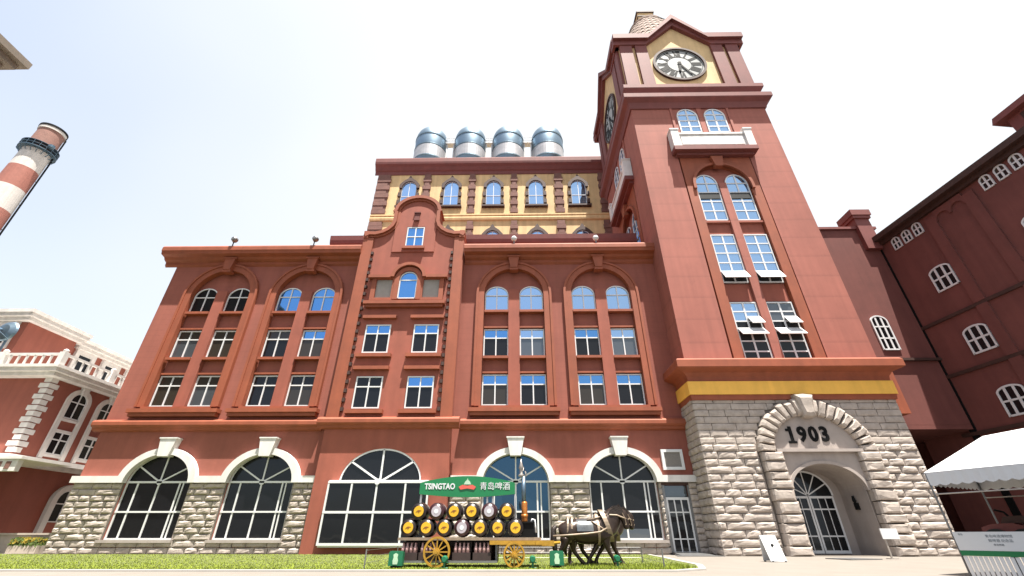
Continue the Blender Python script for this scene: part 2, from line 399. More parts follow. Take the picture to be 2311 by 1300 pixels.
# ground floor: red band above, stone below, arched openings
GX, GZ, SPR = 2.0, 1.62, 3.72
gh = [arched(c,.7,SPR,GX,GZ) for c in GF]
lo_ = MB(); lo_.plate(rect(XL,XR,0,7.19), gh + [rect(8.55,9.95,.02,3.5)], 28.0, 28.35); part('ground_wall', lo_, M['base'], hall)
def gf_holes(z):
    iv = [(-12.1,-4.05),(8.45,10.02)]
    for c in GF:
        if z>.66: iv.append((c-GX-.04,c+GX+.04))
    return iv
st = MB(); stones(st, XL-.05, XR-.15, 0, 3.66, gf_holes, lambda u,d,w:(u,27.93+d,w), rh=.335, lo=.65, hi=1.2, bulge=.105)
part('stone_cladding', st, M['stone'], hall); st = MB()
stones(st, 0, 1.0, 0, 3.66, lambda z:[], lambda u,d,w:(XL-.06+d,27.95+u,w), rh=.335, lo=.65, hi=1.2, bulge=.105)
part('stone_cladding', st, M['stone'], hall)
jb = MB()
for a,b in ((XL-.04,GF[0]-GX),(GF[0]+GX,GF[1]-GX),(GF[1]+GX,-12),(-4.1,GF[2]-GX),(GF[2]+GX,GF[3]-GX),(GF[3]+GX,8.5),(10.0,XR-.14)): pbox('mortar_bed', M['joint'], hall, (a,b,27.94,27.998,0,3.66))
pbox('door_jamb', M['gunmetal'], hall, (8.25,8.58,27.9,28.0,0,3.5)); pbox('door_jamb', M['gunmetal'], hall, (9.93,10.03,27.9,28.0,0,3.5)); pbox('door_head', M['dark'], hall, (8.25,10.03,27.9,28.0,3.501,3.655))
# white string course and archivolts with keystones
wb = MB()
edges = [XL-.2]+sum([[c-2.32,c+2.32] for c in GF[:2]],[])+[-12.1]
for a,b in zip(edges[0::2],edges[1::2]): pbox('string_course', M['cream'], hall, (a,b,27.70,28.0,3.66,4.03))
edges = [-4.05]+sum([[c-2.32,c+2.32] for c in GF[2:]],[])+[XR+.15]
for a,b in zip(edges[0::2],edges[1::2]): pbox('string_course', M['cream'], hall, (a,b,27.70,28.0,3.66,4.03))
for c in GF:
    a = MB(); a.band(arc(c,3.66,2.38,1.98), arc(c,3.66,1.97,1.60), 27.66, 28.0); s = part('arch_surround', a, M['cream'], hall)
    k = MB(); wedge(k, c, 5.12, 6.14, .66, 1.02, 27.5, 28.0); k.box(c-.55,c+.55,27.46,28.0,6.141,6.22); part('keystone', k, M['cream'], s)
    sl_ = MB(); sl_.box(c-GX-.15,c+GX+.15,27.72,28.34,.56,.7); part('sill', sl_, M['smooth_stone'], hall)
def big_window(parent, c, y, pale=0, wide=None, top='dark_glass'):
    t=.09; f=MB(); zt,zm,zb=SPR,2.12,.7
    f.band(arc(c,zt,GX,GZ),arc(c,zt,GX-t,GZ-t),y,y+.1)
    for x in (-GX+t/2,-1.28,0,1.28,GX-t/2): f.box(c+x-t/2,c+x+t/2,y,y+.1,zb,zt-t/2)
    f.box(c+1.46,c+1.46+t*.8,y,y+.1,zb,zt-t/2); f.box(c-GX,c+GX,y-.03,y+.09,zt-t*.6,zt+t*.6); f.box(c-GX,c+GX,y-.025,y+.085,zm-t/2,zm+t/2); f.box(c-GX,c+GX,y-.02,y+.08,zb-.02,zb+t)
    for d in (35,90,145): f.bar((c,zt),(c+(GX-.05)*math.cos(R(d)),zt+(GZ-.05)*math.sin(R(d))),t*.9,.08,a=y+.005)
    f.lathe([(.16,0),(.16,.05)],(c,y-.03,zt),12,'y')
    o=part('window',f,M['white'],parent)
    g=MB(); g.plate(arched(c,zm,zt,GX-t*.6,GZ-t*.6),[],y+.05,y+.06); part('pane',g,M[top],o)
    g=MB(); g.box(c-GX+t,c+GX-t,y+.05,y+.06,zb+t,zm); part('pane',g,M['dark_glass'],o)
    if pale:
        g=MB(); g.box(c-.6 if pale==1 else c-1.3,c+1.3,y+.03,y+.04,zb+t,zb+.55); part('window_film',g,M['grey_glass'],o)
    return o
for i,c in enumerate(GF): big_window(hall, c, 28.1, pale=(0,0,0,2)[i], top='dark_glass' if i!=2 else 'deep_glass')
rm = MB()
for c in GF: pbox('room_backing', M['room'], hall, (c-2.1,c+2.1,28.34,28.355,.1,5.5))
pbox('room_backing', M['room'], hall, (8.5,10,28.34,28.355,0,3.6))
# belt course and cornice
bp = lambda y: [(28.0,6.66),(y+.22,6.72),(y+.18,6.86),(y+.06,6.92),(y,7.0),(y,7.2),(y+.08,7.3),(28.0,7.42)]
for a,b in ((XL-.42,-12.5),(-3.65,XR-.1)): be = MB(); be.sweep_x(bp(27.55),a,b); part('belt_course', be, M['trim'], hall)
cp = [(28.0,19.15),(27.86,19.3),(27.86,19.5),(27.62,19.62),(27.5,19.78),(27.13,19.86),(27.08,20.05),(27.02,20.12),(27.02,20.42),(27.1,20.55),(28.3,20.62)]
co = MB(); co.sweep_x(cp,XL-.9,-12.07); part('cornice', co, M['trim'], hall); co = MB(); co.sweep_x(cp,-4.07,XR+.0); part('cornice', co, M['trim'], hall); co = MB()
lc = [(x,z) for x,z in [(XL,19.15),(XL-.14,19.3),(XL-.14,19.5),(XL-.38,19.62),(XL-.5,19.78),(XL-.87,19.86),(XL-.9,20.05),(XL-.9,20.45),(XL,20.6)]]
n_=len(lc); co.add([(x,28.3,z) for x,z in lc]+[(x,40,z) for x,z in lc],[(i,(i+1)%n_,n_+(i+1)%n_,n_+i) for i in range(n_)]+[tuple(range(n_)),tuple(range(n_,2*n_))])
part('cornice', co, M['trim'], hall)
pe = MB(); pe.box(-15.9,XR-.3,31,39.5,20.4,23.2); part('attic_wall', pe, M['maroon'], hall)
pe = MB(); pe.sweep_x([(31,22.8),(30.8,23.0),(30.55,23.2),(30.45,23.5),(30.4,23.95),(31.2,24.0)],-16.5,XR-.2); part('attic_cornice', pe, M['maroon'], hall)
# tall arched window groups
UP = [['dark','dark','blue','blue','pale','pale','pale','pale'],['curtain','curtain','curtain','blue','blue','pale','blue','pale'],['curtain','curtain','dark','dark','blue','blue','blue','blue']]  # glass kind per pane decides where the sky reflection shows
LOW= [['dark','dark','blue','blue','pale','pale','pale','pale'],['grey','curtain','dark','curtain','dark','grey','dark','grey'],['curtain','grey','dark','curtain','curtain','dark','curtain','dark']]
for ti,c in enumerate(TALL):
    b = MB(); b.plate(arched(c,8.2,16.5,2.3,2.3),[],28.30,28.33); part('recess_panel', b, M['wall'], hall)
    f = MB(); o_,i_ = arched(c,8.2,16.5,2.68,2.68), arched(c,8.2,16.5,2.2,2.2)
    f.band(o_,i_,27.80,28.2); f.band(arched(c,8.2,16.5,2.78,2.78),arched(c,8.2,16.5,2.62,2.62),27.73,28.0)
    s = part('arch_surround', f, M['trim'], hall)
    k = MB(); wedge(k,c,18.62,19.55,.52,.8,27.45,28.0); k.box(c-.5,c+.5,27.4,28.0,19.551,19.68); k.box(c-.32,c+.32,27.5,28.0,18.42,18.619); part('keystone',k,M['trim'],s)
    p = MB(); p.box(c-.40,c+.40,27.95,28.3,8.2,16.9); p.plate(arched(c,16.9,16.905,.405,.05),[],27.953,28.3)
    part('pier', p, M['gable'], hall)
    g = MB(); g.box(c-2.95,c+2.95,27.5,28.0,7.78,8.02); g.box(c-2.85,c+2.85,27.62,28.0,7.55,7.779); g.box(c-2.3,c+2.3,27.72,28.3,8.021,8.2); part('base_sill',g,M['trim'],hall)
    for j,dx in enumerate((-1.28,1.28)):
        q = ti*2+j
        for z in (11.67,15.22): pbox('sill', M['trim'], hall, (c+dx-.875,c+dx+.92 if j else c+dx+.87,27.86,28.3,z-.2,z-.02))
        for z in (10.46,13.83): pbox('lintel', M['trim'], hall, (c+dx-.87,c+dx+.87,28.05,28.3,z,z+.12))
        window(hall,'arch',c+dx,28.22,15.22,upper=UP[0][q]+'_glass',lower=LOW[0][q]+'_glass')
        window(hall,'rect',c+dx,28.22,11.67,upper=UP[1][q]+'_glass',lower=LOW[1][q]+'_glass')
        window(hall,'rect',c+dx,28.22,8.3,upper=UP[2][q]+'_glass',lower=LOW[2][q]+'_glass')
# ---- gable bay
GY = 27.4; gx0,gx1,gc = -12.05,-4.1,-8.1
left = [(gx0,7.2),(gx0,21.55),(gx0+.35,21.75)] + [(-11.6+1.75*math.sin(R(a)),23.05-1.35*math.cos(R(a))) for a in (12,30,48,66,84)] + [(-9.85,23.9),(-10.0,24.0)]
outline = left + arc(gc,24.0,1.8,1.5,175,5,16) + [(2*gc-x,z) for x,z in reversed(left)]
outline[0]=(gx0,0); outline[-1]=(2*gc-gx0,0)
GBX,GBZ = 2.42,1.85
gp = MB(); gp.plate(outline,[arched(gc-.05,.55,3.66,GBX,GBZ)],GY,28.34); part('gable_wall', gp, M['gable'], hall)
prof=[p for p in outline if p[1]>21.5 and abs(p[0]-gc)<3.97]
def offs(ps,d):
    out=[]
    for i,p in enumerate(ps):
        a=ps[max(i-1,0)];b=ps[min(i+1,len(ps)-1)];dx,dz=b[0]-a[0],b[1]-a[1];L=math.hypot(dx,dz);out.append((p[0]-dz/L*d,p[1]+dx/L*d))
    return out
cg = MB(); cg.band(offs(prof,.12),offs(prof,-.16),GY-.28,28.5); cg.band(offs(prof,-.162),offs(prof,-.34),GY-.12,28.3); part('gable_coping', cg, M['trim'], hall)
cpn = MB(); cpn.plate([(-9.75,20.0),(-9.75,23.0)]+arc(gc,23.0,1.65,1.55,180,0,16)+[(-6.45,23.0),(-6.45,20.0)],[rect(-8.78,-7.36,20.48,22.42)],GY-.10,GY-.001); part('centre_panel', cpn, M['gable'], hall)
em = MB(); em.box(gc-.22,gc+.22,GY-.25,GY-.1,23.0,23.2); em.box(gc-.2,gc+.2,GY-.18,GY-.1,23.21,23.75); em.box(gc-.26,gc+.26,GY-.25,GY-.1,23.76,23.86); part('bracket_ornament', em, M['dusky'], hall)
for a,b,e0,e1,tx in ((gx0-.05,gx0+.75,gx0-.08,gx0+.3,gx0+.84),(gx1-.80,gx1-.05,gx1-.42,gx1-.02,gx1-.92)):
    pil = pbox('corner_pilaster', M['trim'], hall, (a,b,GY-.16,GY-.001,7.2,21.3),(e0,e1,GY-.24,28.2,21.301,21.95))
    sd_ = MB()
    for i in range(21): z=7.75+i*.6; sd_.box(tx-.09,tx+.09,GY-.17,GY-.002,z,z+.24)
    part('toothed_edge', sd_, M['dark'], pil)
gb = MB(); q=[(y-.55,z) for y,z in bp(27.55)]; q[0]=(27.4,6.66); q[-1]=(27.4,7.42); gb.sweep_x(q,gx0-.45,gx1+.45); part('belt_course', gb, M['trim'], hall)
window(hall,'rect',-8.07,GY-.05,20.5,upper='blue_glass',lower='blue_glass',w=1.38,h=1.9,tr=.5)
window(hall,'arch',gc+.02,GY-.10,15.85,upper='blue_glass',lower='blue_glass',w=1.35,zs=1.6,rz=.68,tr=1.55,mull=False)
for c in (-9.85,-6.35):
    b=MB(); b.box(c-.62,c+.62,GY-.03,GY-.001,15.87,17.5); part('blind_panel', b, M['shutter'], hall)
    f=MB(); f.plate(rect(c-.92,c+.92,15.7,17.75),[rect(c-.6,c+.6,15.9,17.48)],GY-.2,GY-.002); part('window_surround', f, M['trim'], hall)
f=MB(); f.band(arched(gc+.02,15.75,17.45,1.02,1.05),arched(gc+.02,15.75,17.45,.68,.72),GY-.24,GY-.002)
f.band(arc(gc+.02,17.55,1.32,1.3,178,2),arc(gc+.02,17.55,1.06,1.06,178,2),GY-.4,GY-.002)
f.box(-11.05,gc-1.3,GY-.4,GY-.002,17.52,17.76); f.box(gc+1.34,-5.2,GY-.4,GY-.002,17.52,17.76); part('hood_mould', f, M['trim'], hall)
pbox('sill', M['trim'], hall, (-11.05,-5.2,GY-.45,GY-.002,15.3,15.55),(-10.9,-5.35,GY-.3,GY-.002,15.1,15.299)); pbox('sill', M['trim'], hall, (-8.95,-7.2,GY-.3,GY-.1,20.22,20.45))
for x in (-9.75,-6.37):
    for z in (7.92,11.68): pbox('sill', M['trim'], hall, (x-1.2,x+1.2,GY-.32,GY-.002,z-.34,z-.1)); pbox('lintel', M['trim'], hall, (x-1.18,x+1.18,GY-.28,GY-.002,z+2.55,z+2.78))
gw=[('dark','dark'),('blue','dark'),('blue','dark'),('blue','dark')]; i=0
for z in (7.92,11.68):
    for x in (-9.75,-6.37): window(hall,'rect',x,GY-.05,z,upper=gw[i][0]+'_glass',lower=gw[i][1]+'_glass'); i+=1
# bay's ground window: fan under the arch, a projecting glazed box below it
t=.09; f=MB(); cx=gc-.05; f.band(arc(cx,3.66,GBX,GBZ),arc(cx,3.66,GBX-t,GBZ-t),GY+.02,GY+.12)
for d in (38,90,142): f.bar((cx,3.66),(cx+(GBX-.05)*math.cos(R(d)),3.66+(GBZ-.05)*math.sin(R(d))),.1,.08,a=GY+.02)
bx0,bx1,by=-10.95,-5.2,26.95
for z in (.5,2.05,3.6): f.box(bx0-.05,bx1+.05,by-.03,by+.07,z-.06,z+.06)
for x in (bx0,-9.6,cx,-6.5,bx1): f.box(x-.05,x+.05,by-.02,by+.08,.56,3.54)
for x in (bx0,bx1):
    for z in (.5,2.05,3.6): f.box(x-.047,x+.047,by+.071,GY-.001,z-.05,z+.05)
f.lathe([(.17,0),(.17,.06)],(cx,by-.05,3.62),12,'y'); wbay=part('window',f,M['white'],hall)
g=MB(); g.plate(arched(cx,3.6,3.661,GBX-.05,GBZ-.05),[],GY+.08,GY+.09); part('pane',g,M['dark_glass'],wbay)
g=MB(); g.box(bx0,bx1,by+.03,by+.04,.5,3.58); g.box(bx0,bx0+.01,by+.045,GY,.5,3.58); g.box(bx1-.01,bx1,by+.045,GY,.5,3.58); part('pane',g,M['dark_glass'],wbay)
pbox('window_box_cap',M['white'],wbay,(bx0,bx1,by,GY-.001,3.661,3.7)); pbox('window_box_base',M['white'],wbay,(bx0,bx1,by+.05,GY-.001,.36,.44))
# side door, transom and vent grille
d=MB(); d.plate(rect(8.6,9.92,.03,2.86),[rect(8.7+i*.4,8.7+i*.4+.33,a,b) for i in range(3) for a,b in ((.15,.72),(.78,2.05),(2.11,2.72))],27.98,28.04); dr=part('door',d,M['white'],hall)
g=MB(); g.box(8.62,9.9,28.0,28.01,.05,2.84); part('pane',g,M['dark_glass'],dr)
g=MB(); g.box(9.0,9.9,28.07,28.08,2.88,3.48); g.box(8.58,9.0,28.07,28.08,2.88,3.48); part('transom_pane',g,M['grey_glass'],hall)
v=MB(); v.plate(rect(8.72,10.02,4.34,5.5),[rect(8.88,9.86,4.5,5.34)],27.85,28.0); vg=part('vent_frame',v,M['white'],hall)
v=MB(); v.box(8.86,9.88,27.93,27.99,4.48,5.36); part('vent_grille',v,M['mesh'],vg)

# ================================================================== CLOCK TOWER
TC, TY, TH = 16.6, 32.0, 6.05
tower = thing('clock_tower', 'tall square red clock tower with rough stone base and yellow clock stage under small gables', 'clock tower', (TC,TY,0))
FY = TY-TH                                                           # front face 25.95
def facing(k):
    """maps (u, depth outward-negative from FY, z) of the front face to face k of the square tower"""
    c,s = round(math.cos(k*math.pi/2)), round(math.sin(k*math.pi/2))
    def fn(u,d,w):
        x,y = u-TC, d-TY
        return (TC+x*c-y*s, TY+x*s+y*c, w)
    return fn
OPX,OPC = 2.02,16.95
base = MB(); base.plate(rect(TC-TH,TC+TH,0,8.3),[arched(OPC,.02,3.05,OPX,1.35)],FY+.1,FY+.6)
base.box(TC-TH,OPC-OPX-.0,FY+.61,TY+TH,0,8.3); base.box(OPC+OPX,TC+TH,FY+.61,TY+TH,0,8.3); base.box(OPC-OPX,OPC+OPX,FY+.61,TY+TH,4.42,8.3)
part('base_wall', base, M['joint'], tower)
def tb_holes(z):
    w = 0
    if z<5.0: w=3.32
    elif z<8.1: w=3.32*math.sqrt(max(0,1-((z-5.0)/3.0)**2))+.02
    return [(OPC-w,OPC+w)] if w>.1 else []
st=MB()
stones(st,TC-TH-.05,TC+TH+.05,0,8.2,tb_holes,lambda u,d,w:(u,FY+.08+d,w),rh=.39,lo=.8,hi=1.5,bulge=.095,smooth_above=5.4)
part('stone_cladding', st, M['stone'], tower); st=MB(); stones(st,0,6,0,8.2,lambda z:[],lambda u,d,w:(TC-TH-.02+d,FY+.06+u,w),rh=.39,lo=.8,hi=1.4,bulge=.095,smooth_above=5.4)
part('stone_cladding', st, M['stone'], tower); st=MB(); stones(st,0,6,0,8.2,lambda z:[],lambda u,d,w:(TC+TH+.02-d,FY+.06+u,w),rh=.39,lo=.8,hi=1.4,bulge=.095,smooth_above=5.4)
part('stone_cladding', st, M['stone'], tower)
# rocky jambs and voussoirs
vo=MB()
def rock(mb,pts,y0,y1):
    c=(sum(p[0] for p in pts)/len(pts),sum(p[1] for p in pts)/len(pts)); n=len(pts); vs=[]; fs=[]
    rings=[(1.0,y1),(1.0,y0+.16),(.9,y0+.05),(.62,y0-rnd.uniform(.0,.06))]
    for s_,y in rings:
        for p in pts: vs.append((c[0]+(p[0]-c[0])*s_+rnd.uniform(-.02,.02),y+rnd.uniform(-.02,.02),c[1]+(p[1]-c[1])*s_+rnd.uniform(-.02,.02)))
    for i in range(len(rings)-1):
        for k in range(n): fs.append((i*n+k,i*n+(k+1)%n,(i+1)*n+(k+1)%n,(i+1)*n+k))
    fs.append(tuple(range((len(rings)-1)*n,len(rings)*n))); mb.add(vs,fs)
def blk(x0,x1,z0,z1): return [(x0,z0),(x0,(z0+z1)/2),(x0,z1),((x0+x1)/2,z1),(x1,z1),(x1,(z0+z1)/2),(x1,z0),((x0+x1)/2,z0)]
z=0
while z<4.95:
    h=min(rnd.uniform(.42,.62),5.0-z)
    if 5.0-z-h<.3: h=5.0-z
    for s_ in (-1,1):
        a=OPC+s_*(OPX+rnd.uniform(-.02,.10)); b=OPC+s_*(3.3+rnd.uniform(-.12,.06)); rock(vo,blk(min(a,b)+.02,max(a,b)-.02,z+.015,z+h-.015),FY-.42,FY+.3)
    z+=h
NV=19
for i in range(NV):
    if i==NV//2: continue
    a0,a1=180-180*i/NV-.7,180-180*(i+1)/NV+.7; am=(a0+a1)/2; ro=rnd.uniform(-.06,.08)
    P=lambda a,r,q:(OPC+r*math.cos(R(a)),5.0+q*math.sin(R(a)))
    rock(vo,[P(a0,2.42,2.05),P(a0,2.85,2.5),P(a0,3.3+ro,2.95+ro),P(am,3.32+ro,2.97+ro),P(a1,3.3+ro,2.95+ro),P(a1,2.85,2.5),P(a1,2.42,2.05),P(am,2.4,2.04)],FY-.36,FY+.3)
part('rock_arch', vo, M['stone'], tower)
k=MB(); rock(k,[(OPC-.33,6.9),(OPC-.43,7.5),(OPC-.55,8.2),(OPC,8.25),(OPC+.55,8.2),(OPC+.43,7.5),(OPC+.33,6.9),(OPC,6.85)],FY-.55,FY+.3); part('keystone',k,M['stone'],tower)
ty=MB(); ty.plate([(OPC-2.42,5.16)]+arc(OPC,5.16,2.42,1.95)+[(OPC+2.42,5.16)],[],FY-.04,FY+.09)
ty.plate([(OPC-2.42,3.05),(OPC-2.42,5.0),(OPC+2.42,5.0),(OPC+2.42,3.05)]+list(reversed(arc(OPC,3.05,OPX,1.35))),[],FY-.03,FY+.095); part('tympanum',ty,M['smooth_stone'],tower)
le=MB(); le.box(OPC-2.4,OPC+2.4,FY-.3,FY+.09,5.0,5.16); le.band(arc(OPC,3.05,2.16,1.5),arc(OPC,3.05,2.0,1.34),FY-.12,FY+.09); part('ledge',le,M['smooth_stone'],tower)
place_mesh('lettering', text_mesh('1903',1.12,.03,M['black'],sx=.92,bold=.04,space=1.24), tower, (OPC-.25,FY-.06,5.95))
sf=MB()
for z_,h_ in ((5.44,.13),): sf.box(OPC-1.45,OPC-1.0,FY-.09,FY-.03,z_+.04,z_+h_+.03)
sf.box(OPC-1.46,OPC-1.2,FY-.088,FY-.032,6.16,6.29); part('lettering',sf,M['black'],tower)
# porch: side walls, vault, double door with fanlight
po=MB(); po.box(OPC-OPX-.04,OPC-OPX-.001,FY+.11,28.3,0,3.05); po.box(OPC+OPX-.03,OPC+OPX-.001,FY+.11,28.3,0,3.05)
po.band(arc(OPC,3.05,OPX+.05,1.40),arc(OPC,3.05,OPX-.03,1.32),FY+.11,28.3); po.plate(arched(OPC,0,3.05,OPX+.02,1.38),[arched(OPC,.03,2.95,1.5,1.35)],28.2,28.3); part('porch_lining',po,M['smooth_stone'],tower)
d=MB()
for a,b in ((OPC-1.45,OPC-.02),(OPC+.02,OPC+1.45)):
    w=(b-a-.16)/3
    d.plate(rect(a,b,.05,2.92),[rect(a+.08+i*w+.02,a+.08+(i+1)*w-.02,p,q) for i in range(3) for p,q in ((.2,.85),(.92,2.2),(2.27,2.8))],28.1,28.17)
d.band(arc(OPC,2.95,1.5,1.35),arc(OPC,2.95,1.4,1.25),28.1,28.2)
for a in (30,60,90,120,150): d.bar((OPC,2.95),(OPC+1.42*math.cos(R(a)),2.95+1.28*math.sin(R(a))),.06,.06,a=28.11)
dr=part('door',d,M['white'],tower); g=MB(); g.box(OPC-1.44,OPC+1.44,28.13,28.14,.1,2.95); g.plate(arc(OPC,2.95,1.45,1.3),[],28.13,28.14); part('pane',g,M['dark_glass'],dr)
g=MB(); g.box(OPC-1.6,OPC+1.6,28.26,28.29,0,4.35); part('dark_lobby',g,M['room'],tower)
wl_=MB(); wl_.box(OPC+OPX-.2,OPC+OPX-.031,26.95,27.15,2.15,2.5); wl_.lathe([(.05,0),(.09,.1),(.06,.35)],(OPC+OPX-.17,27.05,2.5),10); part('wall_lamp',wl_,M['black'],tower)
# yellow band, shoulder cornice
yb=MB(); yb.ringbox(TC,TY,[(TH-.1,8.3),(TH+.18,8.3),(TH+.18,9.1),(TH-.1,9.1)]); part('yellow_band',yb,M['yellow'],tower)
rb=MB(); rb.ringbox(TC,TY,[(TH-.1,7.98),(TH+.08,8.0),(TH+.12,8.299),(TH-.1,8.299)]); rb.ringbox(TC,TY,[(TH-.1,9.101),(TH+.1,9.101),(TH+.14,9.4),(TH+.3,9.62),(TH+.72,9.78),(TH+.82,9.84),(TH+.82,10.28),(TH+.72,10.38),(TH-.1,10.42)]); part('shoulder_cornice',rb,M['trim'],tower)
# shaft with a recessed window panel on each seen face
ph = rect(TC-3.0,TC+3.0,10.6,28.55)
for k,nm in ((0,'shaft_wall'),(1,'shaft_wall'),(2,'shaft_wall'),(3,'shaft_wall')):
    fn=facing(k); s=MB(); hw=TH if k%2==0 else TH-.36
    s.plate(rect(TC-hw,TC+hw,10.42,35.2),[ph],FY,FY+.35,fn); part(nm,s,M['tower'],tower)
    if k in (1,2): 
        s=MB(); s.box(*([TC-3.1,TC+3.1,TY+TH-.5,TY+TH-.36] if k==2 else [TC+TH-.5,TC+TH-.37,TY-3.1,TY+3.1]),10.5,28.7); part('recess_panel',s,M['tower'],tower); continue
    s=MB(); s.plate(rect(TC-3.05,TC+3.05,10.55,28.6),[],FY+.352,FY+.39,fn); part('recess_panel',s,M['tower'],tower)
    s=MB(); ar=[(TC+x,z) for x,z in arched(0,10.43,25.25,2.2,2.2)]
    s.plate(rect(TC-2.9,TC+2.9,10.43,28.5),[[(p[0],max(p[1],10.44)) for p in ar]],FY-.03,FY+.35,fn); part('arch_surround',s,M['trim'],tower)
    s=MB(); s.band(arched(TC,24.9,25.25,2.42,2.42),arched(TC,24.9,25.25,2.2,2.2),FY-.2,FY+.1,fn); ka=part('arch_mould',s,M['trim'],tower)
    s=MB(); s.plate([(TC-.3,27.1),(TC-.5,28.2),(TC+.5,28.2),(TC+.3,27.1)],[],FY-.4,FY-.001,fn); part('keystone',s,M['trim'],ka)
    s=MB(); s.plate(rect(TC-.3,TC+.3,10.43,25.6),[],FY+.02,FY+.35,fn); part('pier',s,M['tower'],tower)
    rz=(0,0,0,-math.pi/2)[k] if k!=3 else -math.pi/2
    for j,dx in enumerate((-1.22,1.22)):
        e=MB()
        def P(kind,z,**kw):
            x,y,zz=fn(TC+dx,FY+(.2 if z<30 else -.03),z); return window(tower,kind,x,y,z,rotz=rz,**kw)
        P('grid',10.45,h=4.3,nz=6,split=4,upper='pale_glass' if not j else 'grey_glass',lower='dark_glass')
        P('grid',16.3,h=4.2,nz=5,split=2,upper='pale_glass',lower='pale_glass')
        P('grid',21.85,h=4.75,nz=5,split=3,arch=1.0,upper='pale_glass',lower='pale_glass',gap=1)
        P('grid',31.45,h=3.05,nz=4,split=2,arch=.95,w=1.85,t=.11,upper='pale_glass',lower='pale_glass')
        for za,zb in ((14.85,16.2),(20.6,21.57)): e=MB(); e.plate(rect(TC+dx-.9,TC+dx+.9,za,zb),[],FY+.26,FY+.349,fn); part('spandrel_panel',e,M['gable'],tower)
        e=MB(); e.plate(rect(TC+dx-.98,TC+dx+.98,21.58,21.751),[],FY+.06,FY+.349,fn); part('sill',e,M['gable'],tower)
        if k==0:
            # awning sashes standing open
            for wz,hh,ang,ww,ox in ((16.36,.86,30,1.74,0),(12.85,.78,34,.84,.43),(12.02,.76,38,1.70,0)):
                if hh==0: continue
                cz=wz+hh; x0=TC+dx+ox-ww/2
                sb=MB(); fm=lambda u,dd,w:(x0+u,FY+.12-w*math.sin(R(ang))+dd*math.cos(R(ang)),cz-w*math.cos(R(ang))-dd*math.sin(R(ang)))
                sb.plate(rect(0,ww,0,hh),[rect(.08,ww-.08,.08,hh-.08)],-.03,.03,fm); sa=part('open_sash',sb,M['white'],tower)
                sb=MB(); sb.plate(rect(.07,ww-.07,.07,hh-.07),[],-.008,.008,fm); part('pane',sb,M['paper'],sa)
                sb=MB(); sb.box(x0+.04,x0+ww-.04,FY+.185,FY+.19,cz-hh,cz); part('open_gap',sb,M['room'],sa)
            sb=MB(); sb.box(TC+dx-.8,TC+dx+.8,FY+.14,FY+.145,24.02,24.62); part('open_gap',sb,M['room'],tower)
    # balcony
    b=MB(); b.plate(rect(TC-3.05,TC+3.05,29.05,30.55),[],FY-.55,FY-.02,fn); b.plate(rect(TC-3.15,TC+3.15,30.55,30.75),[],FY-.65,FY-.02,fn)
    for s_ in (-1,1): b.plate(rect(TC+s_*3.1-.32,TC+s_*3.1+.32,29.05,31.0),[],FY-.75,FY-.03,fn); b.plate(rect(TC+s_*3.1-.38,TC+s_*3.1+.38,31.0,31.15),[],FY-.8,FY-.03,fn)
    b.plate(rect(TC-2.6,TC+2.6,29.35,30.3),[],FY-.6,FY-.55,fn)
    part('balcony',b,M['cream'],tower)
    b=MB(); b.plate(rect(TC-3.45,TC+3.45,28.6,29.04),[],FY-.8,FY-.01,fn); b.plate(rect(TC-3.2,TC+3.2,28.35,28.6),[],FY-.4,FY-.01,fn); part('balcony_base',b,M['maroon'],tower)
    b=MB()
    b.plate(rect(TC-.22,TC+.22,31.2,34.6),[],FY-.06,FY-.001,fn); part('window_pier',b,M['tower'],tower)
    for s_ in (-1,1): b=MB(); b.plate(rect(TC+s_*2.55-.1,TC+s_*2.55+.1,31.2,34.6),[],FY-.1,FY-.001,fn); part('wall_strip',b,M['tower'],tower)
# twin cornices
tcn=MB(); tcn.ringbox(TC,TY,[(TH-.3,34.6),(TH+.12,34.6),(TH+.2,34.9),(TH+.3,35.2),(TH+.62,35.45),(TH+.68,35.55),(TH+.68,36.05),(TH+.5,36.15),(TH-.3,36.3)])
tcn.ringbox(TC,TY,[(TH-.5,36.301),(TH+.1,36.3),(TH+.15,36.7),(TH+.4,37.1),(TH+.45,37.2),(TH+.45,37.65),(TH+.3,37.75),(TH-.5,37.8)])
tc_=part('tower_cornice',tcn,M['maroon'],tower)
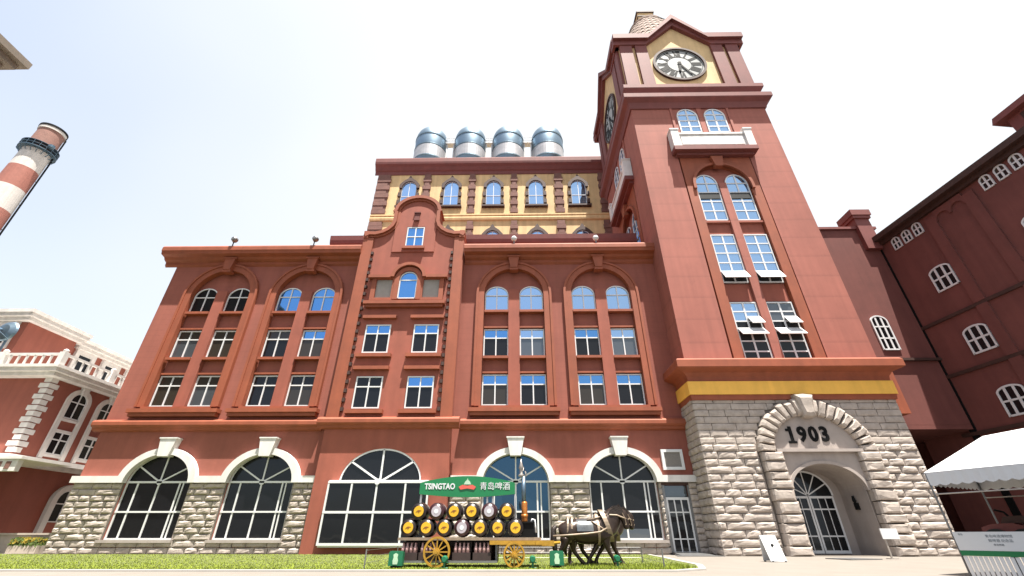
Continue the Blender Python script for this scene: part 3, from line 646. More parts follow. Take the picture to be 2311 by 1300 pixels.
# clock stage
SH=TH-.1; SY=TY-SH
for k in range(4):
    fn0=facing(k); fn=lambda u,d,w,fn0=fn0:fn0(u,d-.0,w)
    o=.05 if k%2==0 else -.01
    s=MB(); hw=SH-.001*k-(.3 if k%2 else 0)
    s.plate([(TC-hw,37.75),(TC-hw,44.7),(TC-3.2,44.95),(TC,48.2),(TC+3.2,44.95),(TC+hw,44.7),(TC+hw,37.75)],[],SY,SY+.3,fn); part('stage_wall',s,M['sand'],tower)
    s=MB()
    for a,b in ((-5.98,-4.75),(-4.4,-3.25),(3.25,4.4),(4.75,5.98)):
        if k%2 and abs(a)>5.9: a=-5.68
        if k%2 and abs(b)>5.9: b=5.68
        s=MB(); s.plate(rect(TC+a,TC+b,37.78,44.45),[],SY-.28,SY-.001,fn); part('stage_pilaster',s,M['maroon'],tower)
    # gabled eave
    lo=[(-6.6,44.35),(-3.35,44.35),(0,47.75),(3.35,44.35),(6.6,44.35)]; hi=[(-6.6,45.75),(-2.75,45.75),(0,49.25),(2.75,45.75),(6.6,45.75)]
    mid=[(-6.6,45.0),(-3.05,45.0),(0,48.5),(3.05,45.0),(6.6,45.0)]
    if k%2:
        cl=lambda ps:[(max(-6.06,min(6.06,x)),z) for x,z in ps]; lo,hi,mid=cl(lo),cl(hi),cl(mid)
    s=MB(); s.band([(TC+x,z) for x,z in mid],[(TC+x,z) for x,z in lo],SY-.38,SY+.5,fn)
    s.band([(TC+x,z) for x,z in hi],[(TC+x,z+.001) for x,z in mid],SY-.72,SY+.5,fn); part('gabled_eave',s,M['maroon'],tower)
    s=MB(); s.plate([(TC-2.75,45.7),(TC,49.2),(TC+2.75,45.7)],[],SY+.45,TY,fn); part('gable_roof',s,M['maroon'],tower)
    if k in (0,3):
        cz=41.4; cfx=-.35
        f=MB(); f.band(arc(TC+cfx,cz,2.62,2.62,0,360,48)[:-1],arc(TC+cfx,cz,2.38,2.38,0,360,48)[:-1],SY-.22,SY-.001,fn,closed=True); cf=part('clock_rim',f,M['dark'],tower)
        f=MB(); f.plate(arc(TC+cfx,cz,2.4,2.4,0,360,48)[:-1],[],SY-.08,SY-.002,fn); part('clock_face',f,M['face'],cf)
        f=MB(); f.band(arc(TC+cfx,cz,2.24,2.24,0,360,48)[:-1],arc(TC+cfx,cz,2.19,2.19,0,360,48)[:-1],SY-.1,SY-.079,fn,closed=True)
        f.band(arc(TC+cfx,cz,1.2,1.2,0,360,48)[:-1],arc(TC+cfx,cz,1.15,1.15,0,360,48)[:-1],SY-.1,SY-.079,fn,closed=True)
        ROM=['XII','I','II','III','IIII','V','VI','VII','VIII','IX','X','XI']
        wdt={'I':.17,'V':.34,'X':.36}
        for h_,rn in enumerate(ROM):
            th=R(90-30*h_); er=(math.cos(th),math.sin(th)); et=(math.sin(th),-math.cos(th))
            tw=sum(wdt[c] for c in rn); u=-tw/2
            def q(a,b): return (TC+cfx+er[0]*b+et[0]*a, cz+er[1]*b+et[1]*a)
            for c in rn:
                w_=wdt[c]; m_=u+w_/2
                if c=='I': f.bar(q(m_,1.22),q(m_,2.12),.155,.02,fn,SY-.1)
                elif c=='V': f.bar(q(m_-w_*.4,2.12),q(m_,1.22),.155,.02,fn,SY-.1); f.bar(q(m_+w_*.4,2.12),q(m_,1.22),.10,.02,fn,SY-.103)
                else: f.bar(q(m_-w_*.4,2.12),q(m_+w_*.4,1.22),.155,.02,fn,SY-.1); f.bar(q(m_+w_*.4,2.12),q(m_-w_*.4,1.22),.10,.02,fn,SY-.103)
                u+=w_
        part('numeral_ring',f,M['black'],cf)
        f=MB()
        for ang,L,w_,dd in ((-62,1.8,.17,.15),(-98,1.15,.24,.18)):
            f.bar((TC+cfx-.3*math.cos(R(ang)),cz-.3*math.sin(R(ang))),(TC+cfx+L*math.cos(R(ang)),cz+L*math.sin(R(ang))),w_,.03,fn,SY-dd)
        f.plate(arc(TC+cfx,cz,.16,.16,0,360,16)[:-1],[],SY-.2,SY-.11,fn); part('clock_hand',f,M['black'],cf)
        
# scaled dome and yellow cap
DC=(17.15,32.2)
PR=[(5.3,45.6),(5.15,47.8),(4.7,50.4),(4.0,53),(3.2,55.4),(2.6,56.9),(2.15,57.6)]
do=MB(); do.lathe(PR+[(2.3,57.65),(2.3,57.95),(1.95,58.0),(1.0,58.3)],(*DC,0),40); dome=part('dome_roof',do,M['slate'],tower)
sc=MB()
for i in range(22):
    z=46.6+i*.5
    for (r0,a),(r1,b) in zip(PR,PR[1:]):
        if a<=z<=b: r=r0+(r1-r0)*(z-a)/(b-a); sl_=(r1-r0)/(b-a)
    n=22
    for kk in range(n):
        th=2*math.pi*(kk+.5*(i%2))/n; w=math.pi*r/n*.92; ct,sn=math.cos(th),math.sin(th)
        ptsf=[(-w,.45),(-w,.1),(-w*.6,-.16),(0,-.26),(w*.6,-.16),(w,.1),(w,.45)]
        sc.add([(DC[0]+ct*(r+sl_*b_+.05-(.09*b_))-sn*a_,DC[1]+sn*(r+sl_*b_+.05-(.09*b_))+ct*a_,z+b_) for a_,b_ in ptsf],[tuple(range(7))])
part('dome_scale',sc,M['slate'],dome)
cap=pbox('roof_cap',M['sand'],tower,(DC[0]-1.0,DC[0]+1.0,DC[1]-1.0,DC[1]+1.0,58.0,60.8))
pbox('cap_rim',M['dark'],cap,(DC[0]-1.15,DC[0]+1.15,DC[1]-1.15,DC[1]+1.15,60.801,61.1)); pbox('cap_rim',M['dark'],cap,(DC[0]-1.1,DC[0]+1.1,DC[1]-1.1,DC[1]+1.1,59.9,60.05))

# ================================================================== YELLOW BUILDING BEHIND
yb_=thing('yellow_building','yellow building with brown quoins and pointed windows rising behind the red hall','building',(-3,40,0))
YX0,YX1=-17.6,11.2
w=MB(); w.box(YX0,YX1,40.2,56,0,42.0); part('wall',w,M['sand'],yb_)
w=MB(); w.sweep_x([(40.2,40.9),(40.1,40.9),(40.05,41.35),(39.9,41.5),(39.7,41.9),(39.45,42.2),(39.4,42.5),(39.4,43.1),(39.5,43.25),(41,43.3)],YX0-.5,YX1+.4); w.box(YX0-.5,YX0+.6,40.9,56.2,41.9,43.2); part('cornice',w,M['maroon'],yb_)
w=MB(); w.sweep_x([(40.2,33.35),(40.0,33.45),(39.95,33.75),(40.05,34.0),(39.95,34.1),(39.95,34.3),(40.2,34.4)],YX0,YX1); part('belt_course',w,M['sand'],yb_)
pil=[(-17.6,-15.9,1),(-11.75,-10.75,0),(-6.0,-5.1,0),(-.75,.15,0),(4.7,5.8,0),(10.2,11.2,1)]
for a,b,cor in pil:
    q=MB()
    for z0_,z1_ in ((27,33.3),(34.45,40.88)):
        n=10; h=(z1_-z0_)/n
        for i in range(n):
            e=.22 if i%2 else 0
            if i>=n-1: e=.1
            xa,xb=(a+ (0 if a==-17.6 else e), b-(0 if b==11.2 else e)) if not cor else ((a,b-e*1.6) if a<0 else (a+e*1.6,b))
            q.box(xa,xb,39.98 if not i%2 else 40.03,40.199,z0_+i*h+.03,z0_+(i+1)*h-.03)
        q.box(a+.1,b-.1,40.08,40.198,z0_,z1_)
    part('quoin_strip',q,M['brownred'],yb_)
wx=[-13.4,-8.1,-2.85,2.4,7.65]
for z in (35.6,27.75):
    for c in wx:
        o=MB(); pts=[(c-1.25,z+2.9),(c-1.22,z+3.5),(c-.75,z+4.1),(c-.3,z+4.45),(c,z+4.95),(c+.3,z+4.45),(c+.75,z+4.1),(c+1.22,z+3.5),(c+1.25,z+2.9)]
        inn=[(c-.88,z+2.9),(c-.86,z+3.3),(c-.6,z+3.75),(c-.3,z+3.95),(c,z+4.02),(c+.3,z+3.95),(c+.6,z+3.75),(c+.86,z+3.3),(c+.88,z+2.9)]
        o.band(pts,inn,39.9,40.199)
        for s_ in (-1,1):
            for zz in (z+.35,z+1.55): a,b=sorted((c+s_*.9,c+s_*1.28)); o.box(a,b,39.92,40.199,zz,zz+.6)
            a,b=sorted((c+s_*.9,c+s_*1.02)); o.box(a,b,39.97,40.199,z,z+2.9)
        su=part('window_surround',o,M['dark'],yb_)
        o=MB(); o.box(c-1.4,c+1.4,39.75,40.199,z-.25,z-.02); part('sill',o,M['dark'],su)
        window(yb_,'arch',c,40.1,z,w=1.85,zs=3.0,rz=1.0,tr=1.6,t=.07,upper='pale_glass',lower='pale_glass')
# tanks on the roof
def tank(x):
    t_=thing('storage_tank','x','tank',(x,45,43.2),'steel tanks on the yellow building')
    b=MB(); b.lathe([(2.35,42.5),(2.35,52.2),(2.29,52.7),(2.1,53.3),(1.7,53.95),(1.0,54.4),(.4,54.6)],(x,45,0),40); part('shell',b,M['steel'],t_,smooth=True)
    b=MB()
    for z in (47.3,49.7,51.8): b.lathe([(2.35,z),(2.41,z+.02),(2.41,z+.22),(2.35,z+.24)],(x,45,0),40)
    part('weld_band',b,M['steel_dark'],t_)
    b=MB(); b.lathe([(2.35,47.55),(2.375,47.56),(2.375,49.6),(2.35,49.61)],(x,45,0),40); part('painted_band',b,M['tank_band'],t_,smooth=False)
    b=MB(); b.lathe([(.35,54.5),(.35,54.8),(.12,54.85),(.12,55.3)],(x+.2,45,0),14); b.tube([(x+.9,45,54.3),(x+.9,45,55.1)],.05,6); part('top_valve',b,M['white'],t_)
    return t_
TX=[-12.7,-6.85,-1.2,4.6]
TL=['steel domed tank at the left end of the row on the yellow building','second steel domed tank from the left on the yellow building','third steel domed tank from the left on the yellow building','steel domed tank nearest the clock tower on the yellow building']
t0=tank(TX[0]); t0['label']=TL[0]
for x,l_ in list(zip(TX,TL))[1:]:
    c=copy_tree(t0,None,(x,45,43.2)); c['label']=l_
for i in range(3):
    a,b=TX[i]+2.1,TX[i+1]-2.1; p=MB()
    p.box(a,b,44.3,45.2,51.4,51.55)
    for z in (51.9,52.4): p.tube([(a,44.3,z),(b,44.3,z)],.05,6)
    for x in (a+.15,(a+b)/2,b-.15): p.tube([(x,44.3,51.5),(x,44.3,52.45)],.05,6)
    for x in (a+.3,b-.3): p.tube([(x,44.6,43.2),(x,44.6,51.4)],.12,6)
    single('tank_catwalk',p,M['white'],['white railed catwalk between the first and second tank','white railed catwalk between the second and third tank','white railed catwalk between the third and fourth tank'][i],'catwalk',((a+b)/2,44.6,43.2),'catwalks between the steel tanks')

# ================================================================== RIGHT WAREHOUSE AND LINK WING
A6=R(6); P0=Vector((32.6,32,0)); DD=Vector((math.sin(A6),-math.cos(A6),0)); NN=Vector((math.cos(A6),math.sin(A6),0))
def rf(u,d,w): p=P0+DD*u+NN*d; return (p.x,p.y,w)                    # u along the face towards the camera, d into the building
ware=thing('red_warehouse','dark red warehouse at the right with white arched windows and a long straight eave','building',(34,28,0))
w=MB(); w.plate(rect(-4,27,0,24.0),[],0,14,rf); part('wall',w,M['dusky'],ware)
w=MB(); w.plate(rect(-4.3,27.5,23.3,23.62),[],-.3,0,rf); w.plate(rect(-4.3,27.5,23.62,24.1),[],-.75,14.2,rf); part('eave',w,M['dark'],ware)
for z in (15.3,11.3,7.2): w=MB(); w.plate(rect(-1,27,z-.12,z+.12),[],-.12,-.001,rf); part('belt_course',w,M['dark'],ware)
for a in (4.6,7.6,13.4,16.4,22.0,25.0):
    for z0_,z1_ in ((15.42,22.9),(11.42,15.18),(7.32,11.18)): w=MB(); w.plate(rect(a-.38,a+.38,z0_,z1_),[],-.14,-.001,rf); part('pilaster',w,M['dusky'],ware)
for a,b in ((4.98,7.22),(13.78,16.02)):
    w=MB(); m_=(a+b)/2; w.plate([(a,23.2),(b,23.2),(b,22.3)]+arc(m_+.56,22.3,.5,.5,0,180,8)+arc(m_-.56,22.3,.5,.5,0,180,8)+[(a,22.3)],[],-.14,-.001,rf); part('corbel_arch',w,M['dusky'],ware)
w=MB(); w.plate(rect(-.35,.1,0,23.3),[],-.1,0,rf); part('drain_pipe',w,M['black'],ware)
rzz=math.atan2(DD.y,DD.x)
def wwin(u,z,**kw): 
    p=rf(u,-.06,z); return window(ware,'grid',p[0],p[1],z,rotz=rzz,**kw)
for u in (3.3,9.9,18.6):
    for z in (17.25,12.15,7.75): wwin(u,z,w=1.65,h=1.95,nx=3,nz=2,split=1,arch=.4,t=.12,upper='dark_glass',lower='dark_glass')
for u0 in (1.5,8.9,17.6):
    for i in range(3): wwin(u0+i*.98,22.2,w=.72,h=1.1,nx=2,nz=2,split=1,arch=.3,t=.09,upper='curtain_glass',lower='dark_glass')
w=MB(); w.plate(rect(11.9,14.6,24.1,25.5),[],-.3,2.4,rf); w.plate([(11.4,25.5),(11.6,25.95),(14.9,25.95),(15.1,25.5)],[],-.8,2.9,rf); tu=part('roof_turret',w,M['maroon'],ware)
w=MB(); w.plate(rect(12.6,13.9,24.5,25.3),[],-.33,-.301,rf); part('louvre',w,M['dark'],tu)
# link wing
link_b=thing('link_wing','plain dark red wing bridging the clock tower and the warehouse over a dark passage','building',(27,32,0))
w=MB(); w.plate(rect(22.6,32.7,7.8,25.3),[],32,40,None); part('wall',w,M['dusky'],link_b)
w=MB(); w.box(22.6,33,31.8,40.2,25.3,25.55); part('parapet',w,M['maroon'],link_b)
w=MB(); w.box(31.2,32.5,31.6,33,23.0,27.0); w.box(30.95,32.75,31.35,33.25,26.6,27.2); w.box(31.05,32.65,31.45,33.15,26.3,26.599); part('chimney',w,M['maroon'],link_b)
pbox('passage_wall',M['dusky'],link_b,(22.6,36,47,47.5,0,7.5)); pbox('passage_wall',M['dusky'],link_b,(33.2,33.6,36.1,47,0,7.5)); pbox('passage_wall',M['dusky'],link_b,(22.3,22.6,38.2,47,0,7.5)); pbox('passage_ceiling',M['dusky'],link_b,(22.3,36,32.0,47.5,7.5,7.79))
w=MB(); w.box(22.65,25.6,28.6,31.99,7.8,10.9); part('annex_wall',w,M['trim'],link_b)
w=MB(); w.box(22.6,32.7,31.75,31.999,12.6,12.8); part('belt_course',w,M['dark'],link_b)
window(link_b,'grid',29.35,31.93,13.5,w=1.35,h=3.0,nx=3,nz=3,split=2,arch=.5,t=.11,upper='dark_glass',lower='dark_glass')

# ================================================================== LEFT CORNER BUILDING
lb=thing('corner_building','red corner building with cream balcony and white banded corner stones at the left','building',(-36,34,0))
BX,BY=-34.0,30.0
w=MB(); w.box(-60,BX,BY,50,0,11.3); part('wall',w,M['base'],lb)
w=MB(); w.box(-60,-40.4,31.6,36,11.3,16.6); part('attic_wall',w,M['base'],lb)
w=MB(); w.box(-60,-40.9,36.01,52,11.3,16.3); part('attic_wall',w,M['base'],lb)
def eave(x1,y0,y1,z,h=.55,ov=.75):
    e=MB(); e.box(-61,x1+ov,y0-ov,y1+.3,z,z+h*.5); e.box(-61,x1+ov*.6,y0-ov*.6,y1+.2,z-h*.5,z-.001); e.box(-61,x1+ov*1.15,y0-ov*1.15,y1+.35,z+h*.5+.001,z+h); return e
part('eave',eave(-40.4,31.6,36,16.5),M['cream'],lb); part('eave',eave(-40.9,36.9,52,16.2),M['cream'],lb)
bal=MB(); bal.box(-60,BX+1.0,BY-1.0,49,11.15,11.4); bal.box(-60,BX+.7,BY-.7,49,10.9,11.149); bal.box(-60,BX+1.15,BY-1.15,49,11.401,11.6); bl=part('balcony',bal,M['cream'],lb)
rl=MB(); rl.box(-60,BX+.95,BY-.95,BY-.75,12.35,12.5); rl.box(BX+.75,BX+.95,BY-.74,49,12.35,12.5)
for i in range(40): rl.box(-34.0-.6*i-.05,-34.0-.6*i+.05,BY-.92,BY-.8,11.6,12.35)
for i in range(28): rl.box(BX+.79,BX+.91,30.2+.6*i-.05,30.2+.6*i+.05,11.6,12.35)
rail=part('balustrade',rl,M['cream'],bl)
rl=MB()
for x,y in [(BX+.85,BY-.85),(-37.6,BY-.85),(-41.4,BY-.85),(-45.5,BY-.85),(BX+.85,33.4),(BX+.85,36.8),(BX+.85,40.2)]: rl=MB(); rl.box(x-.2,x+.2,y-.2,y+.2,11.6,12.55); rl.lathe([(.14,12.55),(.19,12.68),(.07,12.8)],(x,y,0),10); part('balustrade_post',rl,M['cream'],rail)
q=MB()
for i in range(13):
    z=5.75+i*.4; e=.62 if i%2 else .4
    q.box(BX-e,BX+.12,BY-.12,BY+e,z+.04,z+.36)
part('quoin',q,M['cream'],lb)
def xf(u,d,w): return (BX-d,u,w)                                     # flank facing +x: u is y
for yc in (32.65,35.3,37.95):
    s=MB(); s.band(arched(yc,5.7,9.75,1.0,1.0),arched(yc,5.7,9.75,.68,.7),-.14,0,xf); sr=part('arch_surround',s,M['cream'],lb)
    s=MB(); s.plate([(yc-.18,10.35),(yc-.3,11.0),(yc+.3,11.0),(yc+.18,10.35)],[],-.3,0,xf); part('keystone',s,M['cream'],sr)
    s=MB()
    for z in (8.45,7.65,5.95): s.plate(rect(yc-.68,yc+.68,z-.12,z+.06),[],-.12,0,xf)
    part('sill',s,M['cream'],sr)
    window(lb,'arch',BX+.05,yc,8.55,rotz=math.pi/2,w=1.34,zs=1.25,rz=.66,tr=1.2,t=.07)
    window(lb,'rect',BX+.05,yc,6.02,rotz=math.pi/2,w=1.34,h=1.55,tr=.64)
for yc in (35.15,39.4):
    s=MB(); s.band(arched(yc+.2,.9,3.1,1.3,1.15),arched(yc+.2,.9,3.1,.88,.78),-.28,0,xf); part('arch_surround',s,M['cream'],lb)
    window(lb,'arch',BX+.05,yc+.2,1.75,rotz=math.pi/2,w=1.7,zs=1.35,rz=.76,tr=1.2,t=.07)
cn=MB(); cn.box(-60,BX+1.0,BY-1.0,48,5.25,5.55); cn.box(-60,BX+.75,BY-.8,48,5.0,5.249); can=part('canopy',cn,M['cream'],lb)
cn=MB(); cn.box(-60,-29.4,26.6,29.99,4.86,4.999); cn.box(-60,-29.6,26.7,27.0,4.2,4.859); part('porch_roof',cn,M['cream'],can)
for i in range(9): pbox('porch_bracket',M['brownred'],can,(-30.1-.55*i-.14,-30.1-.55*i+.14,26.66,26.699,4.32,4.72))
pbox('column',M['base'],lb,(-32.6,-31.7,26.9,27.8,0,4.19))
s=MB(); s.plate(rect(-43.6,-41.0,13.9,16.2),[rect(-43.1,-41.4,14.3,15.8)],31.4,31.59); aw=part('window_surround',s,M['cream'],lb); s=MB(); s.box(-43.1,-41.4,31.5,31.58,14.3,15.8); part('pane',s,M['dark_glass'],aw)
for yc in (37.7,40.6,43.5):
    s=MB(); s.plate(rect(yc-1.05,yc+1.05,13.2,16.1),[rect(yc-.65,yc+.65,13.3,15.5)],-.25,-.001,lambda u,d,w:(-40.9-d,u,w)); aw=part('window_surround',s,M['cream'],lb)
    s=MB(); s.plate(rect(yc-.65,yc+.65,13.3,15.5),[],-.1,-.002,lambda u,d,w:(-40.9-d,u,w)); part('pane',s,M['dark_glass'],aw)
# dish on its balcony
ds=MB(); ds.lathe([(.1,-.35),(.45,-.26),(.72,-.08),(.8,.05),(.72,.02),(.42,-.19),(.05,-.28)],(-38.9,29.4,14.4),28,'y'); ds.tube([(-38.9,29.7,14.2),(-38.9,29.7,11.6)],.08,8); ds.tube([(-38.9,29.2,14.4),(-38.9,28.5,14.4)],.05,6); ds.tube([(-38.9,28.5,14.4),(-38.3,29.3,13.7)],.03,5)
single('satellite_dish',ds,M['steel'],'pale round dish on a pole at the left balcony edge','satellite dish',(-38.9,29.7,11.6))
# tall building whose eave corner looks in at the upper left
tb=thing('tall_building','pale stone building of which only a dark eave corner shows at the upper left','building',(-50,10,0))
w=MB(); w.box(-62,-41.6,-6,18.4,0,32.2); part('wall',w,M['smooth_stone'],tb)
w=MB(); w.box(-63,-39.7,-7,19.6,32.2,32.5); w.box(-63,-39.2,-7.3,20.0,32.501,33.0); w.box(-63,-38.7,-7.5,20.3,33.001,33.6); part('eave',w,mat('weathered_eave',(.20,.165,.13),.8,var=.15),tb)
w=MB()
for i in range(12): w.box(-41.3,-40.0,18-1.2*i-.2,18-1.2*i+.2,31.7,32.19)
part('eave_bracket',w,M['dark'],tb)

# ================================================================== CHIMNEY
ch=thing('chimney','tall red and white banded chimney with a platform near its top','chimney',(-72.5,45,0))
rr=lambda z:1.5+(58-z)*.016
bands=[(53.2,57.3,'chim_brown'),(49.6,53.2,'chim_white'),(46.0,49.6,'chim_red'),(42.2,46.0,'chim_white'),(38.2,42.2,'chim_red'),(34,38.2,'chim_white'),(0,34,'chim_red')]
for a,b,m_ in bands:
    s=MB(); s.lathe([(rr(a),a),(rr(b),b-.001)],(-72.5,45,-2.2),36); part('shaft_band',s,M[m_],ch,smooth=False)
s=MB(); s.lathe([(1.56,57.3),(1.64,57.31),(1.64,57.75),(1.56,57.76)],(-72.5,45,-2.2),36); part('rim',s,M['chim_white'],ch)
s=MB(); s.lathe([(1.56,57.76),(1.7,57.77),(1.7,58.1),(1.3,58.15)],(-72.5,45,-2.2),36); part('rim',s,M['black'],ch)
s=MB(); s.lathe([(1.6,53.1),(2.15,53.15),(2.15,53.25),(1.6,53.26)],(-72.5,45,-2.2),36)
for z in (53.7,54.2): s.lathe([(2.12,z),(2.15,z),(2.15,z+.05),(2.12,z+.05)],(-72.5,45,-2.2),36)
for i in range(18):
    a=2*math.pi*i/18; x,y=-72.5+2.12*math.cos(a),45+2.12*math.sin(a); s.tube([(x,y,51.1),(x,y,52.0)],.025,4); x2,y2=-72.5+1.66*math.cos(a),45+1.66*math.sin(a); s.tube([(x2,y2,50.2),(x,y,50.9)],.05,5)
part('platform',s,M['steel_dark'],ch)
s=MB(); la=R(50)
LP=lambda a,z,o=.18:(-72.5+(rr(z+2.2)+o)*math.cos(la)-a*math.sin(la),45+(rr(z+2.2)+o)*math.sin(la)+a*math.cos(la),z)
for a in (-.35,.35): s.tube([LP(a,16),LP(a,55.3)],.07,5)
for i in range(60): z=20+i*.58; s.tube([LP(-.35,z),LP(.35,z)],.045,4)
for i in range(8): s.tube([LP(0,20+4.4*i,-.1),LP(0,20+4.4*i,.25)],.06,4)
part('ladder',s,M['black'],ch)
for sx in (-1,1):
    s=MB(); s.lathe([(.2,0),(.36,.2),(.36,.6),(.15,.7)],(-72.5+sx*2.45,44.4,51.3),14); part('beacon_lamp',s,M['steel_dark'],ch)

# ================================================================== GROUND
g=MB(); g.box(-600,600,-200,900,-.5,0); struct('ground',g,M['pave'])
g=MB(); g.box(-300,300,-60,12.6,.0,.004); struct('added_dark_ground',g,M['dim_ground'])  # unseen dark ground, added to cut the light bounced onto the walls
lawn=[(-70,15.25),(-12,15.15),(4.6,15.2),(5.6,16.0),(6.2,18),(6.4,21),(6.7,24),(6.9,27.4),(-70,27.4)]
g=MB(); g.plate(lawn,[],.004,.03,lambda u,d,w:(u,w,d)); struct('lawn_bed',g,M['soil'])
kin=[(-70,15.0),(-12,14.9),(4.6,14.95),(5.75,15.8),(6.4,17.9),(6.62,21),(6.92,24),(7.1,27.4)]
kout=[(-70,15.25),(-12,15.15),(4.6,15.2),(5.6,16.0),(6.2,18),(6.4,21),(6.7,24),(6.9,27.4)]
g=MB(); g.band(kin,kout,.003,.045,lambda u,d,w:(u,w,d)); struct('kerb',g,M['kerb'])
g=MB()
for i in range(60): pass
def inside(x,y):
    if y<15.3 or y>27.3: return False
    xm=4.6+(y-15.2)*1.0 if y<16.2 else 5.6+.12*(y-16.2)
    return x<xm
gm=MB(); gm.raw=True; k=0
for i in range(64000):
    y=15.3+12*rnd.random()**2.0; x=rnd.uniform(-33 if y>19 else -24,6.9)
    if not inside(x,y): continue
    h=rnd.uniform(.02,.055)*(1.0+1.0*(x>1.5 and y<18)); a=rnd.uniform(0,6.28); w_=rnd.uniform(.008,.018); l_=rnd.uniform(-.06,.06),rnd.uniform(-.06,.06)
    ca,sa=math.cos(a)*w_,math.sin(a)*w_
    gm.add([(x-ca,y-sa,.025),(x+ca,y+sa,.025),(x+l_[0],y+l_[1],.025+h)],[(0,1,2)])
struct('grass',gm,M['grass'],'stuff')
g=MB(); g.plate([(8.45,27.6),(10.0,27.6),(10.4,25.6),(8.0,25.6)],[],.004,.03,lambda u,d,w:(u,w,d)); g.add([(8.45,27.85,.0),(10.0,27.85,.0),(10.0,27.85,.14),(8.45,27.85,.14),(8.3,25.7,.02),(10.1,25.7,.02)],[(3,2,5,4),(0,3,4),(1,2,5),(0,1,5,4),(0,1,2,3)])
single('door_ramp',g,M['gunmetal'],'grey metal ramp in front of the white side door','ramp',(9.2,26.7,0))
# terrace and planter at the left
te=MB(); te.box(-60,-27.2,29.2,29.5,0,.95); te.box(-60,-27.1,29.1,29.6,.951,1.05)
single('terrace_wall',te,M['terrace'],'low beige terrace wall at the left edge beside the stone corner','wall',(-40,29.3,0))
p_=thing('flower_planter','pale planter box of yellow flowers before the left terrace wall','planter',(-28.4,28.6,0))
b=MB(); b.box(-29.3,-27.6,28.3,28.85,.02,.42); part('planter_box',b,M['terrace'],p_)
b=MB(); b.raw=True; f=MB(); f.raw=True
for i in range(700):
    x,y,z=rnd.uniform(-29.3,-27.6),rnd.uniform(28.25,28.9),.4+.4*rnd.random(); a=rnd.uniform(0,6.28); r_=rnd.uniform(.05,.09); t_=rnd.uniform(-.05,.05)
    (f if (z>.55 and rnd.random()<.6) else b).add([(x-r_*math.cos(a),y-r_*math.sin(a),z),(x,y,z+r_),(x+r_*math.cos(a),y+r_*math.sin(a),z+t_),(x,y-.03,z-r_)],[(0,1,2,3)])
part('leaves',b,M['leaf'],p_); part('flower_head',f,M['flower'],p_)

# ================================================================== ROOF LAMPS
for i,(x,lab) in enumerate([(-22.3,'dark floodlight on the roof edge above the leftmost arched windows'),(-15.9,'dark floodlight on the roof edge above the second arched windows')]):
    if i==0:
        rl_=thing('roof_floodlight',lab,'floodlight',(x,27.15,20.5),'floodlights on the roof edge')
        b=MB(); b.tube([(x,27.15,20.5),(x,27.15,20.85),(x+.05,27.05,20.95)],.04,6); part('bracket',b,M['black'],rl_)
        b=MB(); b.lathe([(.12,-.18),(.2,-.1),(.24,.15),(.2,.2)],(x+.08,27.0,21.1),14,'y'); part('lamp_head',b,M['gunmetal'],rl_); r0=rl_
    else:
        c=copy_tree(r0,None,(x,27.15,20.5)); c['label']=lab
for i,(x,lab) in enumerate([(-.22,'white globe lamp on the roof edge right of the curved gable'),(6.15,'white globe lamp on the roof edge nearest the clock tower')]):
    if i==0:
        gl=thing('globe_lamp',lab,'lamp',(x,27.15,20.5),'globe lamps on the roof edge')
        b=MB(); b.tube([(x,27.15,20.5),(x,27.15,20.85)],.05,8); part('stem',b,M['gunmetal'],gl)
        b=MB(); b.lathe([(.02,20.82),(.14,20.86),(.22,20.98),(.23,21.08),(.17,21.2),(.05,21.27)],(x,27.15,0),18); part('globe',b,M['paper'],gl,smooth=True); g0=gl
    else:
        c=copy_tree(g0,None,(x,27.15,20.5)); c['label']=lab

# ================================================================== WAGON
WZ=.12
wg=thing('dray_wagon','old wooden dray wagon with gold spoked wheels and a green sign board above it','wagon',(-1.6,16.9,.03))
b=MB(); b.box(-3.96,.72,16.2,17.6,.78,.86); part('deck',b,M['leather'],wg)
pbox('under_beam',M['crate'],wg,(-3.8,1.0,17.0,17.1,.62,.775))
b=MB(); b.box(-.6,1.15,16.32,16.42,.62,.775); b.box(-.6,1.15,17.38,17.48,.62,.775); b.box(.55,.75,16.1,17.7,.66,.774)
b.tube([(1.1,16.37,.70),(1.35,16.6,.72)],.05,6)
b.box(-.95,.95,16.15,16.25,.66,.775); part('side_beam',b,M['gold'],wg)
b=MB(); b.box(-3.85,-.7,16.2,17.5,.16,.22)
for x in (-3.8,-2.05,-.75): b.box(x-.03,x+.03,16.6,17.45,.22,.78)
part('under_rack',b,M['gunmetal'],wg)
pbox('under_deck_shade',M['dark'],wg,(-3.85,-.7,17.3,17.36,.22,.77))  # dark sheet added in place of shade beneath the deck
def wheel(x,z,r,y,yaw=0):
    c,s=math.cos(yaw),math.sin(yaw)
    fn=lambda u,d,w:(x+(u-x)*c-(d-y)*s,y+(u-x)*s+(d-y)*c,w)
    f=MB(); f.band(arc(x,z,r,r,0,360,32)[:-1],arc(x,z,r*.86,r*.86,0,360,32)[:-1],y-.035,y+.035,fn,closed=True)
    o=part('wheel',f,M['gold'],wg)
    f=MB()
    for i in range(12):
        a=2*math.pi*i/12; f.bar((x+.06*math.cos(a),z+.06*math.sin(a)),(x+r*.88*math.cos(a),z+r*.88*math.sin(a)),.036,.04,fn,y-.02)
    part('spoke',f,M['gold'],o)
    f=MB(); f.plate(arc(x,z,r*.24,r*.24,0,360,18)[:-1],[],y-.09,y+.06,fn); f.plate(arc(x,z,r*.12,r*.12,0,360,12)[:-1],[],y-.14,y-.088,fn); part('hub',f,M['gold'],o)
for y in (16.1,17.7): wheel(-2.64,.46,.43,y)
for y in (16.1,17.7): wheel(-.16,.38,.35,y,R(12))
